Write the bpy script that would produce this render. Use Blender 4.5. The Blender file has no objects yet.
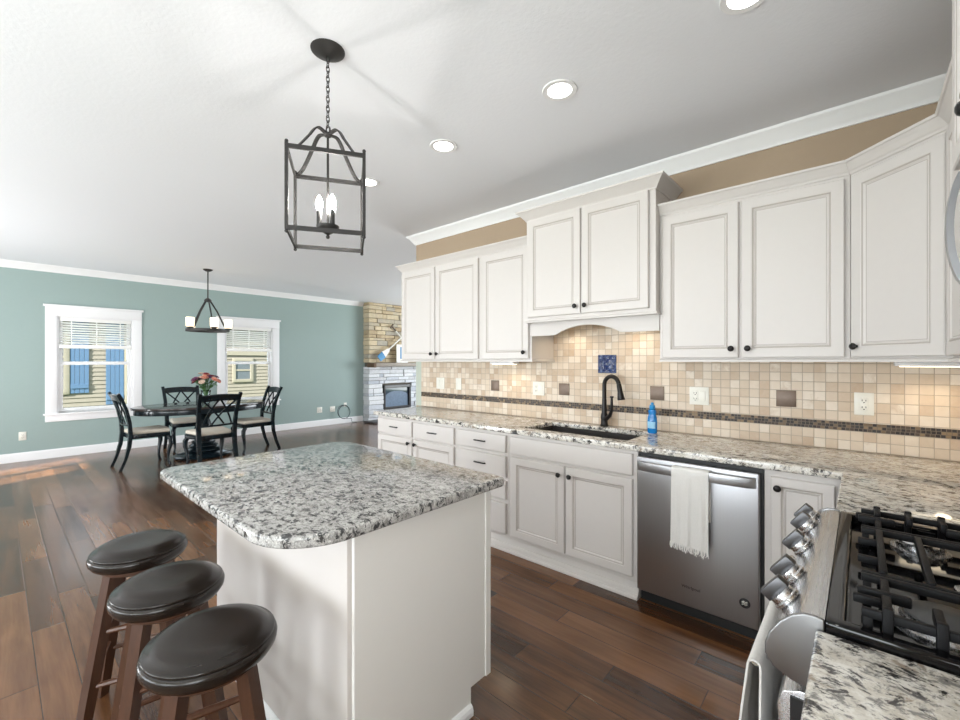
import bpy, bmesh, math, random
from mathutils import Vector, Matrix
SC = bpy.context.scene
COL = SC.collection
R_ = math.radians
random.seed(7)
# ------------------------------------------------------------------ camera
CAM_H = 1.39
cam_d = bpy.data.cameras.new('camera'); cam = bpy.data.objects.new('camera', cam_d); COL.objects.link(cam)
cam_d.sensor_width = 36.0; cam_d.lens = 430.0 / 960.0 * 36.0
cam_d.shift_y = 1.5 / 960.0; cam_d.clip_start = 0.02
cam.location = (0, 0, CAM_H); cam.rotation_euler = (R_(90), 0, math.atan(381 / 430.0))
SC.camera = cam
# ------------------------------------------------------------------ world, sun, daylight, exposure
SC.view_settings.view_transform = 'Standard'; SC.view_settings.look = 'None'
SC.view_settings.gamma = 1.0; SC.view_settings.use_curve_mapping = False
SC.view_settings.exposure = 0.0
wd = bpy.data.worlds.new('sky'); SC.world = wd; wd.use_nodes = True
bgn = wd.node_tree.nodes['Background']; bgn.inputs[0].default_value = (0.80, 0.90, 1.0, 1); bgn.inputs[1].default_value = 4.2
sun_d = bpy.data.lights.new('sun', 'SUN'); sun = bpy.data.objects.new('sun', sun_d); COL.objects.link(sun)
sun_d.energy = 22; sun_d.angle = R_(0.6); sun_d.color = (1, 0.97, 0.92)
sun.rotation_euler = Vector((-0.365, 0.93, -0.50)).to_track_quat('-Z', 'Y').to_euler()
def daylight(loc, sx, sz, power, rz=0.0, color=(0.93, 0.97, 1.0), rx=90):
    d = bpy.data.lights.new('window_daylight', 'AREA'); d.shape = 'RECTANGLE'; d.size = sx; d.size_y = sz  # added area lamp, tilted upward to brighten the ceiling
    d.energy = power; d.color = color
    o = bpy.data.objects.new('window_daylight', d); COL.objects.link(o)
    o.location = loc; o.rotation_euler = (R_(rx), 0, R_(rz)); return o
H = 2.77; WY = 3.098; DX = -8.74; RX = 0.60; SY = -3.0; NY = 9.0
daylight((-6.5, SY + 0.02, 1.1), 1.0, 2.05, 190, rx=122)          # glazed door beside the dining table
daylight((-3.2, SY + 0.02, 1.35), 2.4, 1.6, 105, rx=140)         # added opening behind the camera, left, for fill light
daylight((-0.7, SY + 0.02, 1.35), 1.8, 1.6, 66, rx=142)          # unseen window invented behind the camera, right, to light the kitchen
daylight((RX - .02, -1.5, 1.45), 1.5, 1.5, 68, rz=90, rx=112)    # window made up in the right wall to light the island end
daylight((-5.2, NY - 0.02, 1.3), 3.2, 1.9, 260, rz=180, rx=122)   # unseen living room window, lamp angled up at the ceiling

# ------------------------------------------------------------------ node helpers
class NT:
    def __init__(s, name):
        s.m = bpy.data.materials.new(name); s.m.use_nodes = True; s.t = s.m.node_tree
        s.p = s.t.nodes['Principled BSDF']; s.c = None
    def n(s, typ): return s.t.nodes.new(typ)
    def l(s, a, b): s.t.links.new(a, b)
    def put(s, sock, v):
        if hasattr(v, 'is_output'): s.l(v, sock)
        elif v is not None:
            try: sock.default_value = v
            except Exception: sock.default_value = (v[0], v[1], v[2], 1)
    def obj(s):
        if s.c is None: s.c = s.n('ShaderNodeTexCoord').outputs['Object']
        return s.c
    def math(s, op, a, b=None, c=None, clamp=False):
        k = s.n('ShaderNodeMath'); k.operation = op; k.use_clamp = clamp
        s.put(k.inputs[0], a); s.put(k.inputs[1], b) if b is not None else None
        if c is not None: s.put(k.inputs[2], c)
        return k.outputs[0]
    def sep(s, v):
        k = s.n('ShaderNodeSeparateXYZ'); s.l(v, k.inputs[0]); return k.outputs
    def comb(s, x, y, z):
        k = s.n('ShaderNodeCombineXYZ'); s.put(k.inputs[0], x); s.put(k.inputs[1], y); s.put(k.inputs[2], z); return k.outputs[0]
    def mapv(s, v, scale=(1, 1, 1), rot=(0, 0, 0), loc=(0, 0, 0)):
        k = s.n('ShaderNodeMapping'); s.l(v, k.inputs[0]); k.inputs['Scale'].default_value = scale
        k.inputs['Rotation'].default_value = rot; k.inputs['Location'].default_value = loc; return k.outputs[0]
    def noise(s, v, scale, detail=4, rough=.55, dist=0.0):
        k = s.n('ShaderNodeTexNoise'); s.l(v, k.inputs['Vector']); k.inputs['Scale'].default_value = scale
        k.inputs['Detail'].default_value = detail; k.inputs['Roughness'].default_value = rough; k.inputs['Distortion'].default_value = dist
        return k.outputs['Fac']
    def voro(s, v, scale, out='Distance', feat='F1', rnd=1.0):
        k = s.n('ShaderNodeTexVoronoi'); k.feature = feat; s.l(v, k.inputs['Vector']); k.inputs['Scale'].default_value = scale
        k.inputs['Randomness'].default_value = rnd; return k.outputs[out]
    def white(s, v):
        k = s.n('ShaderNodeTexWhiteNoise'); k.noise_dimensions = '3D'; s.l(v, k.inputs['Vector']); return k.outputs['Value']
    def ramp(s, f, stops, interp='LINEAR'):
        k = s.n('ShaderNodeValToRGB'); s.put(k.inputs[0], f); e = k.color_ramp; e.interpolation = interp
        while len(e.elements) < len(stops): e.elements.new(0.5)
        for q, (p, c) in zip(e.elements, stops):
            q.position = p; q.color = (c, c, c, 1) if not hasattr(c, '__len__') else (c[0], c[1], c[2], 1)
        return k.outputs[0]
    def mix(s, f, a, b, mode='MIX'):
        k = s.n('ShaderNodeMix'); k.data_type = 'RGBA'; k.blend_type = mode
        s.put(k.inputs[0], f); s.put(k.inputs[6], a); s.put(k.inputs[7], b); return k.outputs[2]
    def bump(s, h, strength=.3, dist=.01):
        k = s.n('ShaderNodeBump'); s.l(h, k.inputs['Height']); k.inputs['Strength'].default_value = strength
        k.inputs['Distance'].default_value = dist; s.l(k.outputs[0], s.p.inputs['Normal'])
    def set(s, **kw):
        for k, v in kw.items():
            s.put(s.p.inputs[{'color': 'Base Color', 'rough': 'Roughness', 'metal': 'Metallic', 'coat': 'Coat Weight', 'spec': 'Specular IOR Level',
                   'emis': 'Emission Color', 'estr': 'Emission Strength', 'coatr': 'Coat Roughness', 'sheen': 'Sheen Weight'}[k]], v)
        return s
def C3(*c): return (c[0], c[1], c[2], 1)
def srgb(r, g, b):
    f = lambda v: (v / 12.92 if v <= .04045 else ((v + .055) / 1.055) ** 2.4)
    return (f(r / 255), f(g / 255), f(b / 255), 1)
def plain(name, col, rough=.5, metal=0.0, var=.04, scale=30, bump=0, bscale=200, **kw):
    t = NT(name); v = t.obj(); n = t.noise(v, scale, 3)
    dark = tuple(max(0, c * (1 - var)) for c in col[:3]) + (1,); lite = tuple(min(1, c * (1 + var)) for c in col[:3]) + (1,)
    t.set(color=t.mix(n, dark, lite), rough=rough, metal=metal, **kw)
    if bump: t.bump(t.noise(v, bscale, 3), bump, .003)
    return t.m
MT = {}
MT['cab'] = plain('cabinet_paint', srgb(213, 208, 204), .42, var=.015, bump=.03, bscale=300)
MT['glaze'] = plain('cabinet_groove_glaze', srgb(180, 172, 165), .5)
MT['white'] = plain('white_trim_paint', srgb(240, 240, 241), .4, var=.01)
MT['ceil'] = plain('ceiling_knockdown_paint', srgb(238, 240, 245), .9, var=.01, bump=.3, bscale=55)
MT['teal'] = plain('sage_green_wall_paint', srgb(154, 172, 169), .8, var=.02, bump=.1, bscale=250)
MT['strip'] = plain('pale_green_paint', srgb(186, 194, 182), .8)
MT['tan'] = plain('tan_wall_paint', srgb(172, 152, 130), .8, var=.02, bump=.1, bscale=250)
MT['greige'] = plain('knee_wall_paint', srgb(214, 208, 204), .7, var=.02, scale=4, bump=.08, bscale=120)
MT['panelw'] = plain('island_panel_paint', srgb(238, 236, 232), .4, var=.01)
MT['black'] = plain('oil_rubbed_bronze', (.012, .010, .010, 1), .35, .2, spec=.4)
MT['iron'] = plain('pendant_dark_iron', (.045, .043, .042, 1), .45, .3, spec=.3)
MT['castiron'] = plain('cast_iron', (.007, .007, .008, 1), .5, spec=.2, bump=.3, bscale=600)
MT['enamel'] = plain('black_enamel', (.003, .003, .0035, 1), .06, spec=.35)
MT['plasticblack'] = plain('black_plastic', (.015, .015, .016, 1), .4)
MT['chrome'] = plain('polished_steel', (.72, .72, .73, 1), .16, 1.0)
MT['almond'] = plain('light_switch_plastic', srgb(232, 230, 220), .35)
MT['outlethole'] = plain('outlet_slot', (.02, .02, .02, 1), .6)
MT['brownplate'] = plain('bronze_metal_tile', srgb(112, 96, 84), .4, .35, var=.15, scale=60)
MT['cloth'] = plain('white_towel_cotton', srgb(238, 236, 232), .95, var=.05, scale=180, bump=.8, bscale=420, sheen=.2)
MT['greycloth'] = plain('grey_towel_cotton', srgb(222, 219, 214), .95, var=.12, scale=120, bump=.8, bscale=420, sheen=.2)
MT['bluebottle'] = plain('blue_soap_bottle', srgb(20, 120, 190), .2, var=.1)
MT['bluecap'] = plain('blue_cap', srgb(35, 140, 200), .3)
MT['labelw'] = plain('bottle_label', srgb(150, 200, 228), .4, var=.1)
MT['cushion'] = plain('beige_seat_fabric', srgb(205, 196, 182), .9, var=.06, scale=90, bump=.4, bscale=500)
MT['dinwood'] = plain('black_painted_wood', (.006, .012, .016, 1), .2, var=.3, scale=8, spec=.4)
MT['leaf'] = plain('flower_leaf', srgb(70, 110, 55), .6, var=.3)
MT['petal_plum'] = plain('plum_petals', srgb(112, 58, 92), .7, var=.25)
MT['petal_peach'] = plain('peach_petals', srgb(222, 150, 128), .7, var=.2)
MT['petal_cream'] = plain('cream_petals', srgb(232, 210, 190), .7, var=.15)
MT['petal_red'] = plain('dark_red_petals', srgb(150, 48, 62), .7, var=.2)
MT['slate'] = plain('dark_slate', (.06, .055, .055, 1), .35, var=.2)
MT['oarblue'] = plain('oar_blue_paint', srgb(38, 120, 170), .5)
MT['oarwhite'] = plain('oar_white_paint', srgb(228, 226, 218), .6, var=.1)
MT['oarbrown'] = plain('oar_brown_paint', srgb(92, 78, 66), .6)
MT['signw'] = plain('sign_white_board', srgb(232, 232, 228), .6)
MT['cablegrey'] = plain('coax_cable', (.05, .07, .08, 1), .5)
MT['shutter'] = plain('blue_shutter_paint', srgb(66, 90, 116), .6)
MT['creamtrim'] = plain('cream_exterior_trim', srgb(126, 118, 104), .6)
MT['extglass'] = plain('neighbour_dark_glass', (.09, .10, .11, 1), .08)
MT['grass'] = plain('lawn', srgb(96, 120, 66), .95, var=.4)
MT['roofsh'] = plain('asphalt_shingles', srgb(92, 84, 78), .9, var=.2)
MT['blind'] = plain('white_blind_vinyl', srgb(246, 245, 242), .5)
MT['sinkm'] = plain('dark_composite_sink', (.035, .032, .03, 1), .5, var=.25, scale=300)
MT['fireglass'] = plain('firebox_glass', (.035, .055, .085, 1), .07, var=.2)
MT['firelog'] = plain('firebox_pale_logs', srgb(92, 112, 134), .5, var=.3, scale=20)
MT['mantelm'] = plain('mantel_weathered_wood', srgb(150, 142, 132), .7, var=.15, scale=14)
MT['mantelend'] = plain('mantel_bracket_wood', srgb(96, 76, 56), .7, var=.3, scale=14)
MT['chromelogo'] = plain('badge_dark', (.03, .03, .033, 1), .3, .4)
def m_steel():
    t = NT('brushed_stainless'); v = t.mapv(t.obj(), (420, 420, 2)); n = t.noise(v, 1.0, 3)
    t.set(color=t.mix(n, C3(.40, .40, .41), C3(.45, .45, .46)), metal=1.0, rough=t.math('MULTIPLY_ADD', n, .05, .33)); return t.m
MT['steel'] = m_steel()
def m_steel2():
    t = NT('brushed_range_steel'); v = t.mapv(t.obj(), (300, 3, 300)); n = t.noise(v, 1.0, 3)
    t.set(color=t.mix(n, C3(.56, .56, .57), C3(.63, .63, .64)), metal=1.0, rough=t.math('MULTIPLY_ADD', n, .06, .24)); return t.m
MT['rsteel'] = m_steel2()
def m_leather():
    t = NT('dark_brown_leather'); v = t.obj(); n = t.noise(v, 5, 2, .4); f = t.voro(v, 300)
    t.set(color=t.mix(n, C3(.006, .0055, .0055), C3(.026, .017, .012)), rough=t.math('MULTIPLY_ADD', n, .10, .20), spec=.4)
    t.bump(f, .06, .001); return t.m
MT['leather'] = m_leather()
MT['capm'] = plain('satin_end_cap', (.30, .30, .305, 1), .34, 1.0)
MT['capgrey'] = plain('burner_cap_grey', (.075, .075, .075, 1), .4)
MT['gripm'] = plain('satin_knob_grip', (.13, .13, .135, 1), .4, 1.0)
def m_wood(name, a, b, sc=(14, 14, 1.6), rough=.35):
    t = NT(name); v = t.mapv(t.obj(), sc); n = t.noise(v, 4, 5, .6, .6)
    t.set(color=t.mix(n, a, b), rough=rough); t.bump(n, .08, .003); return t.m
MT['stoolwood'] = m_wood('walnut_stool_wood', C3(.030, .012, .006), C3(.105, .043, .021), rough=.42)
MT['rungwood'] = m_wood('reddish_rung_wood', C3(.075, .03, .016), C3(.17, .072, .038))
MT['tabletop'] = m_wood('dark_table_top', C3(.022, .020, .020), C3(.06, .045, .04), (2, 14, 14), .10)
def m_floor():
    t = NT('hand_scraped_walnut_planks'); x, y, z = t.sep(t.obj())
    pw = .125; r = t.math('FLOOR', t.math('DIVIDE', y, pw)); off = t.math('MULTIPLY', t.white(t.comb(r, 3.3, 0)), 5.0)
    xs = t.math('DIVIDE', t.math('ADD', x, off), 1.15); c = t.math('FLOOR', xs)
    rnd = t.white(t.comb(r, c, 1.7)); rnd2 = t.white(t.comb(c, r, 9.1))
    g = t.comb(t.math('MULTIPLY', t.math('ADD', x, t.math('MULTIPLY', rnd, 17)), 1.5), t.math('MULTIPLY', y, 22), rnd2)
    gr = t.noise(g, 1.0, 6, .62, .5); big = t.noise(t.comb(t.math('MULTIPLY', x, 1.2), t.math('MULTIPLY', y, 5), rnd2), 1.6, 3, .5, .4)
    fine = t.noise(t.comb(t.math('MULTIPLY', x, 6), t.math('MULTIPLY', y, 120), rnd2), 1.0, 3)
    f = t.math('ADD', t.math('MULTIPLY', gr, .42), t.math('ADD', t.math('MULTIPLY', rnd, .30), t.math('ADD', t.math('MULTIPLY', big, .34), t.math('MULTIPLY', fine, .12))))
    col = t.ramp(f, [(.28, (.016, .007, .004)), (.46, (.060, .025, .011)), (.60, (.125, .054, .022)), (.80, (.22, .100, .042))])
    fy = t.math('FRACT', t.math('DIVIDE', y, pw)); fx = t.math('FRACT', xs)
    ey = t.math('MULTIPLY', t.math('MINIMUM', fy, t.math('SUBTRACT', 1.0, fy)), pw)
    ex = t.math('MULTIPLY', t.math('MINIMUM', fx, t.math('SUBTRACT', 1.0, fx)), 1.15)
    e = t.math('MINIMUM', ey, ex); seam = t.math('SMOOTH_MIN', t.math('DIVIDE', e, .0028), 1.0, .2)
    t.set(color=t.mix(t.math('MULTIPLY', seam, 1.0, clamp=True), C3(.008, .005, .004), col), rough=t.math('MULTIPLY_ADD', gr, .14, .13), spec=.6)
    hgt = t.math('ADD', t.math('MULTIPLY', t.math('MINIMUM', t.math('DIVIDE', e, .006), 1.0), .6),
                 t.math('ADD', t.math('MULTIPLY', gr, .25), t.math('MULTIPLY', t.noise(t.comb(t.math('MULTIPLY', x, 9), t.math('MULTIPLY', y, 5), rnd2), 1.0, 2), .35)))
    t.bump(hgt, .2, .005); return t.m
MT['floor'] = m_floor()
def m_granite(name, base, base2, dark, brown, kd=.0, sc=1.0):
    t = NT(name); v0 = t.obj(); v = t.mapv(v0, (sc * 1.0, sc * 1.45, sc * 1.2), (0, 0, R_(35)))
    a = t.noise(v, 11, 6, .68, .6); b = t.noise(v, 20, 7, .72, .4); c = t.noise(t.mapv(v0, (1, 1, 1), (0, 0, 0), (5, 3, 1)), 120 * sc, 3, .7)
    d = t.noise(t.mapv(v, (1, 1, 1), (0, 0, 0), (9, 4, 7)), 17, 6, .7, .9); e = t.noise(t.mapv(v, (1, 1, 1), (0, 0, 0), (2, 14, 3)), 38, 5, .7, .4)
    col = t.mix(t.ramp(a, [(.40, 0), (.60, 1)]), base, base2)
    col = t.mix(t.ramp(c, [(.30, .8), (.46, 0)]), col, C3(.88, .87, .84))
    col = t.mix(t.ramp(d, [(.57 + kd, 0), (.64 + kd, .8)]), col, brown)
    col = t.mix(t.ramp(e, [(.55 + kd, 0), (.62 + kd, .85)]), col, C3(.17, .165, .16))
    col = t.mix(t.ramp(b, [(.555 + kd, 0), (.60 + kd, .97)]), col, dark)
    col = t.mix(t.ramp(c, [(.58, 0), (.68, .5)]), col, C3(.16, .155, .15))
    t.set(color=col, rough=.08, spec=.5); return t.m
MT['granite'] = m_granite('cream_granite', C3(.82, .80, .75), C3(.60, .56, .49), C3(.018, .017, .018), C3(.22, .155, .10), -.016)
MT['granite_i'] = m_granite('grey_granite', C3(.55, .54, .52), C3(.38, .37, .355), C3(.04, .04, .042), C3(.22, .205, .19), -.025, 1.6)
def m_tile():
    t = NT('tumbled_travertine_tile'); v = t.obj(); x, y, z = t.sep(v); p = .0525
    u = t.math('DIVIDE', t.math('ADD', x, y), p); w = t.math('DIVIDE', t.math('SUBTRACT', z, .907), p)
    k = t.white(t.comb(t.math('FLOOR', u), t.math('FLOOR', w), 2.0))
    n = t.noise(v, 26, 4, .6, .6)
    f = t.math('ADD', t.math('MULTIPLY', k, .75), t.math('MULTIPLY', n, .3))
    col = t.ramp(f, [(.08, srgb(190, 164, 138)), (.30, srgb(205, 186, 163)), (.6, srgb(216, 200, 180)), (.85, srgb(226, 214, 198)), (1.0, srgb(184, 158, 130))])
    def edge(q):
        fr = t.math('FRACT', q); return t.math('MULTIPLY', t.math('MINIMUM', fr, t.math('SUBTRACT', 1.0, fr)), p)
    e = t.math('MINIMUM', edge(u), edge(w)); g = t.math('MINIMUM', t.math('DIVIDE', e, .0022), 1.0); g2 = t.math('GREATER_THAN', e, .0016)
    t.set(color=t.mix(g2, srgb(176, 160, 142), col), rough=.5)
    t.bump(t.math('ADD', g, t.math('MULTIPLY', n, .3)), .4, .004); return t.m
MT['tile'] = m_tile()
def m_mosaic():
    t = NT('glass_and_stone_mosaic'); v = t.obj(); x, y, z = t.sep(v); p = .0155
    w = t.math('DIVIDE', t.math('SUBTRACT', z, 1.0135), p); rw = t.math('FLOOR', w)
    u = t.math('ADD', t.math('DIVIDE', t.math('ADD', x, y), p * 1.15), t.math('MULTIPLY', t.white(t.comb(rw, 1, 1)), 3))
    k = t.white(t.comb(t.math('FLOOR', u), rw, 5.0))
    col = t.ramp(k, [(0, srgb(40, 32, 28)), (.3, srgb(66, 52, 42)), (.45, srgb(112, 92, 68)), (.6, srgb(50, 46, 44)), (.78, srgb(134, 112, 84)), (.9, srgb(74, 62, 50))], 'CONSTANT')
    def edge(q):
        fr = t.math('FRACT', q); return t.math('MINIMUM', fr, t.math('SUBTRACT', 1.0, fr))
    e = t.math('MINIMUM', edge(u), edge(w)); g = t.math('GREATER_THAN', e, .08)
    t.set(color=t.mix(g, srgb(112, 98, 82), col), rough=.42, spec=.35); return t.m
MT['mosaic'] = m_mosaic()
def m_bluetile():
    t = NT('cobalt_glazed_tile'); v = t.obj(); n = t.noise(v, 30, 3, .6, 1.5)
    t.set(color=t.ramp(n, [(.3, srgb(5, 20, 62)), (.55, srgb(10, 38, 92)), (.75, srgb(26, 78, 134))]), rough=.12); t.bump(n, .5, .01); return t.m
MT['bluetile'] = m_bluetile()
def m_stone(name, stops):
    t = NT(name); v = t.obj(); g = t.n('ShaderNodeNewGeometry').outputs['Random Per Island']; n = t.noise(v, 14, 5, .65)
    f = t.math('ADD', t.math('MULTIPLY', g, .7), t.math('MULTIPLY', n, .4))
    t.set(color=t.ramp(f, stops), rough=.85); t.bump(n, .7, .02); return t.m
MT['stone_up'] = m_stone('tan_ledge_stone', [(.1, srgb(150, 132, 106)), (.35, srgb(186, 168, 138)), (.6, srgb(206, 190, 160)), (.9, srgb(168, 162, 150))])
MT['stone_lo'] = m_stone('pale_grey_ledge_stone', [(.1, srgb(176, 182, 192)), (.4, srgb(206, 210, 216)), (.7, srgb(226, 228, 230)), (.95, srgb(190, 192, 196))])
MT['mortar'] = plain('stone_mortar', srgb(92, 86, 78), .95)
MT['siding'] = plain('beige_lap_siding', srgb(116, 108, 96), .7, var=.03)
def m_emit(name, col, s):
    t = NT(name); t.set(color=C3(*col), emis=C3(*col), estr=s, rough=.4); return t.m
MT['bulb'] = m_emit('lit_candle_bulb', (1.0, .97, .92), 230)
MT['shade_lit'] = m_emit('lit_frosted_shade', (1.0, .84, .62), 1.5)
MT['canlens'] = m_emit('lit_downlight_lens', (1.0, .97, .92), 9)
MT['ucl'] = m_emit('lit_undercabinet_lens', (1.0, .86, .62), 3)
def m_glass():
    t = NT('clear_window_glass'); tr = t.n('ShaderNodeBsdfTransparent'); gl = t.n('ShaderNodeBsdfGlossy'); gl.inputs['Roughness'].default_value = .02
    fr = t.n('ShaderNodeFresnel'); fr.inputs[0].default_value = 1.25
    mx = t.n('ShaderNodeMixShader'); t.l(fr.outputs[0], mx.inputs[0]); t.l(tr.outputs[0], mx.inputs[1]); t.l(gl.outputs[0], mx.inputs[2])
    tr.inputs[0].default_value = (.95, .97, .97, 1)
    t.l(mx.outputs[0], t.t.nodes['Material Output'].inputs[0]); t.t.nodes.remove(t.p); return t.m
MT['glass'] = m_glass()

# ------------------------------------------------------------------ mesh helpers
class B:
    def __init__(s): s.b = bmesh.new()
    def _merge(s, t, mi=0):
        for f in t.faces: f.material_index = mi
        me = bpy.data.meshes.new('tmp'); t.to_mesh(me); t.free(); s.b.from_mesh(me); bpy.data.meshes.remove(me); return s
    def box(s, x0, x1, y0, y1, z0, z1, bev=0, seg=2, mi=0, M=None):
        t = bmesh.new(); bmesh.ops.create_cube(t, size=1)
        for v in t.verts: v.co = Vector(((x0 + x1) / 2 + v.co.x * (x1 - x0), (y0 + y1) / 2 + v.co.y * (y1 - y0), (z0 + z1) / 2 + v.co.z * (z1 - z0)))
        if bev: bmesh.ops.bevel(t, geom=t.edges[:], offset=bev, segments=seg, profile=.5, affect='EDGES')
        if M is not None: bmesh.ops.transform(t, matrix=M, verts=t.verts)
        return s._merge(t, mi)
    def prism(s, pts, z0, z1, bev=0, mi=0, axis='z', seg=2):
        # pts: ccw polygon; axis z: (x,y); axis y: pts are (x,z) pushed along y from z0 to z1; axis x: pts (y,z)
        t = bmesh.new()
        mk = {'z': lambda a, b, c: (a, b, c), 'y': lambda a, b, c: (a, c, b), 'x': lambda a, b, c: (c, a, b)}[axis]
        lo = [t.verts.new(mk(p[0], p[1], z0)) for p in pts]; hi = [t.verts.new(mk(p[0], p[1], z1)) for p in pts]
        t.faces.new(lo[::-1]); t.faces.new(hi); n = len(pts)
        for i in range(n): t.faces.new((lo[i], lo[(i + 1) % n], hi[(i + 1) % n], hi[i]))
        bmesh.ops.recalc_face_normals(t, faces=t.faces)
        if bev:
            es = [e for e in t.edges if (e.verts[0] in lo) == (e.verts[1] in lo)] if False else [e for e in t.edges if len(e.link_faces) == 2 and e.calc_face_angle(0) > R_(40)]
            bmesh.ops.bevel(t, geom=es, offset=bev, segments=seg, profile=.5, affect='EDGES')
        return s._merge(t, mi)
    def cells(s, us, vs, keep, t0, t1, axis='z', bev=0, seg=2, mi=0):
        t = bmesh.new(); mk = {'z': lambda a, b, c: (a, b, c), 'y': lambda a, b, c: (a, c, b), 'x': lambda a, b, c: (c, a, b)}[axis]
        V = {}
        def vv(i, j):
            if (i, j) not in V: V[(i, j)] = t.verts.new(mk(us[i], vs[j], t0))
            return V[(i, j)]
        for i in range(len(us) - 1):
            for j in range(len(vs) - 1):
                if keep((us[i] + us[i + 1]) / 2, (vs[j] + vs[j + 1]) / 2): t.faces.new((vv(i, j), vv(i + 1, j), vv(i + 1, j + 1), vv(i, j + 1)))
        r = bmesh.ops.extrude_face_region(t, geom=t.faces[:])
        d = Vector(mk(0, 0, t1 - t0))
        for q in r['geom']:
            if isinstance(q, bmesh.types.BMVert): q.co += d
        bmesh.ops.recalc_face_normals(t, faces=t.faces)
        if bev:
            es = [e for e in t.edges if len(e.link_faces) == 2 and e.calc_face_angle(0) > R_(40)]
            bmesh.ops.bevel(t, geom=es, offset=bev, segments=seg, profile=.5, affect='EDGES')
        return s._merge(t, mi)
    def lathe(s, prof, at=(0, 0, 0), seg=24, mi=0, M=None):
        t = bmesh.new(); rings = []
        for r, z in prof:
            if r < 1e-6: rings.append([t.verts.new((0, 0, z))])
            else: rings.append([t.verts.new((r * math.cos(2 * math.pi * i / seg), r * math.sin(2 * math.pi * i / seg), z)) for i in range(seg)])
        for a, b in zip(rings, rings[1:]):
            if len(a) == 1 and len(b) == 1: continue
            for i in range(seg):
                j = (i + 1) % seg
                if len(a) == 1: t.faces.new((a[0], b[j], b[i]))
                elif len(b) == 1: t.faces.new((a[i], a[j], b[0]))
                else: t.faces.new((a[i], a[j], b[j], b[i]))
        if len(rings[0]) > 1: t.faces.new(rings[0][::-1])
        if len(rings[-1]) > 1: t.faces.new(rings[-1])
        bmesh.ops.recalc_face_normals(t, faces=t.faces)
        mt = Matrix.Translation(at) @ (M if M is not None else Matrix())
        bmesh.ops.transform(t, matrix=mt, verts=t.verts); return s._merge(t, mi)
    def tube(s, path, r, seg=10, mi=0, closed=False, flat=None, up=None):
        # r number or list; flat=(rw, rh) gives a rectangular bar
        t = bmesh.new(); P = [Vector(p) for p in path]; n = len(P); rings = []
        rs = r if hasattr(r, '__len__') else [r] * n
        prev = None
        for i, p in enumerate(P):
            if closed: d = (P[(i + 1) % n] - P[i - 1])
            else: d = (P[min(i + 1, n - 1)] - P[max(i - 1, 0)])
            d.normalize()
            if up is not None: a = d.cross(Vector(up))
            elif prev is not None: a = prev - d * prev.dot(d)
            else: a = d.cross(Vector((0, 0, 1)))
            if a.length < 1e-4: a = d.cross(Vector((1, 0, 0)))
            a.normalize(); b = d.cross(a); prev = a
            if flat:
                w, h = flat; cs = [(-w, -h), (w, -h), (w, h), (-w, h)]
                rings.append([t.verts.new(p + a * (x * rs[i]) + b * (y * rs[i])) for x, y in cs])
            else: rings.append([t.verts.new(p + (a * math.cos(2 * math.pi * k / seg) + b * math.sin(2 * math.pi * k / seg)) * rs[i]) for k in range(seg)])
        m = len(rings[0])
        for i in range(n if closed else n - 1):
            A, Bq = rings[i], rings[(i + 1) % n]
            for k in range(m): t.faces.new((A[k], A[(k + 1) % m], Bq[(k + 1) % m], Bq[k]))
        if not closed: t.faces.new(rings[0][::-1]); t.faces.new(rings[-1])
        bmesh.ops.recalc_face_normals(t, faces=t.faces); return s._merge(t, mi)
    def sweep(s, path, prof, closed=False, mi=0):
        # path: (x,y) list, prof: (out, z); out is to the RIGHT of travel, mitred
        t = bmesh.new(); P = [Vector((p[0], p[1])) for p in path]; n = len(P); rings = []
        for i in range(n):
            din = (P[i] - P[i - 1]).normalized() if (i > 0 or closed) else None
            dout = (P[(i + 1) % n] - P[i]).normalized() if (i < n - 1 or closed) else None
            if din is None: din = dout
            if dout is None: dout = din
            n1 = Vector((din.y, -din.x)); n2 = Vector((dout.y, -dout.x)); m = (n1 + n2); m = m / max(1e-6, m.dot(n1))
            rings.append([t.verts.new((P[i].x + m.x * o, P[i].y + m.y * o, z)) for o, z in prof])
        k = len(prof)
        for i in range(n if closed else n - 1):
            A, Bq = rings[i], rings[(i + 1) % n]
            for j in range(k): t.faces.new((A[j], A[(j + 1) % k], Bq[(j + 1) % k], Bq[j]))
        if not closed: t.faces.new(rings[0]); t.faces.new(rings[-1][::-1])
        bmesh.ops.recalc_face_normals(t, faces=t.faces); return s._merge(t, mi)
    def panel(s, x0, x1, z0, z1, y, th=.02, frame=.055, M=None, flatp=False):
        # cabinet door or drawer front facing -y, back at y, front at y-th; groove ring takes material 1
        rings = [(0, 0), (0, -th + .004), (.004, -th)]
        if flatp: rings += []
        else: rings += [(frame - .006, -th), (frame - .003, -th + .002), (frame + .003, -th + .005), (frame + .005, -th + .003), (frame + .013, -th + .0095), (frame + .016, -th + .0095)]
        t = bmesh.new(); L = []
        for ins, dy in rings:
            L.append([t.verts.new(c) for c in ((x0 + ins, y + dy, z0 + ins), (x1 - ins, y + dy, z0 + ins), (x1 - ins, y + dy, z1 - ins), (x0 + ins, y + dy, z1 - ins))])
        for q, (a, b) in enumerate(zip(L, L[1:])):
            for i in range(4):
                f = t.faces.new((a[i], a[(i + 1) % 4], b[(i + 1) % 4], b[i]))
                f.material_index = 1 if (not flatp and q in (4, 7)) else 0
        t.faces.new(L[-1]); t.faces.new(L[0][::-1])
        bmesh.ops.recalc_face_normals(t, faces=t.faces)
        if M is not None: bmesh.ops.transform(t, matrix=M, verts=t.verts)
        me = bpy.data.meshes.new('tmp'); t.to_mesh(me); t.free(); s.b.from_mesh(me); bpy.data.meshes.remove(me); return s
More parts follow.
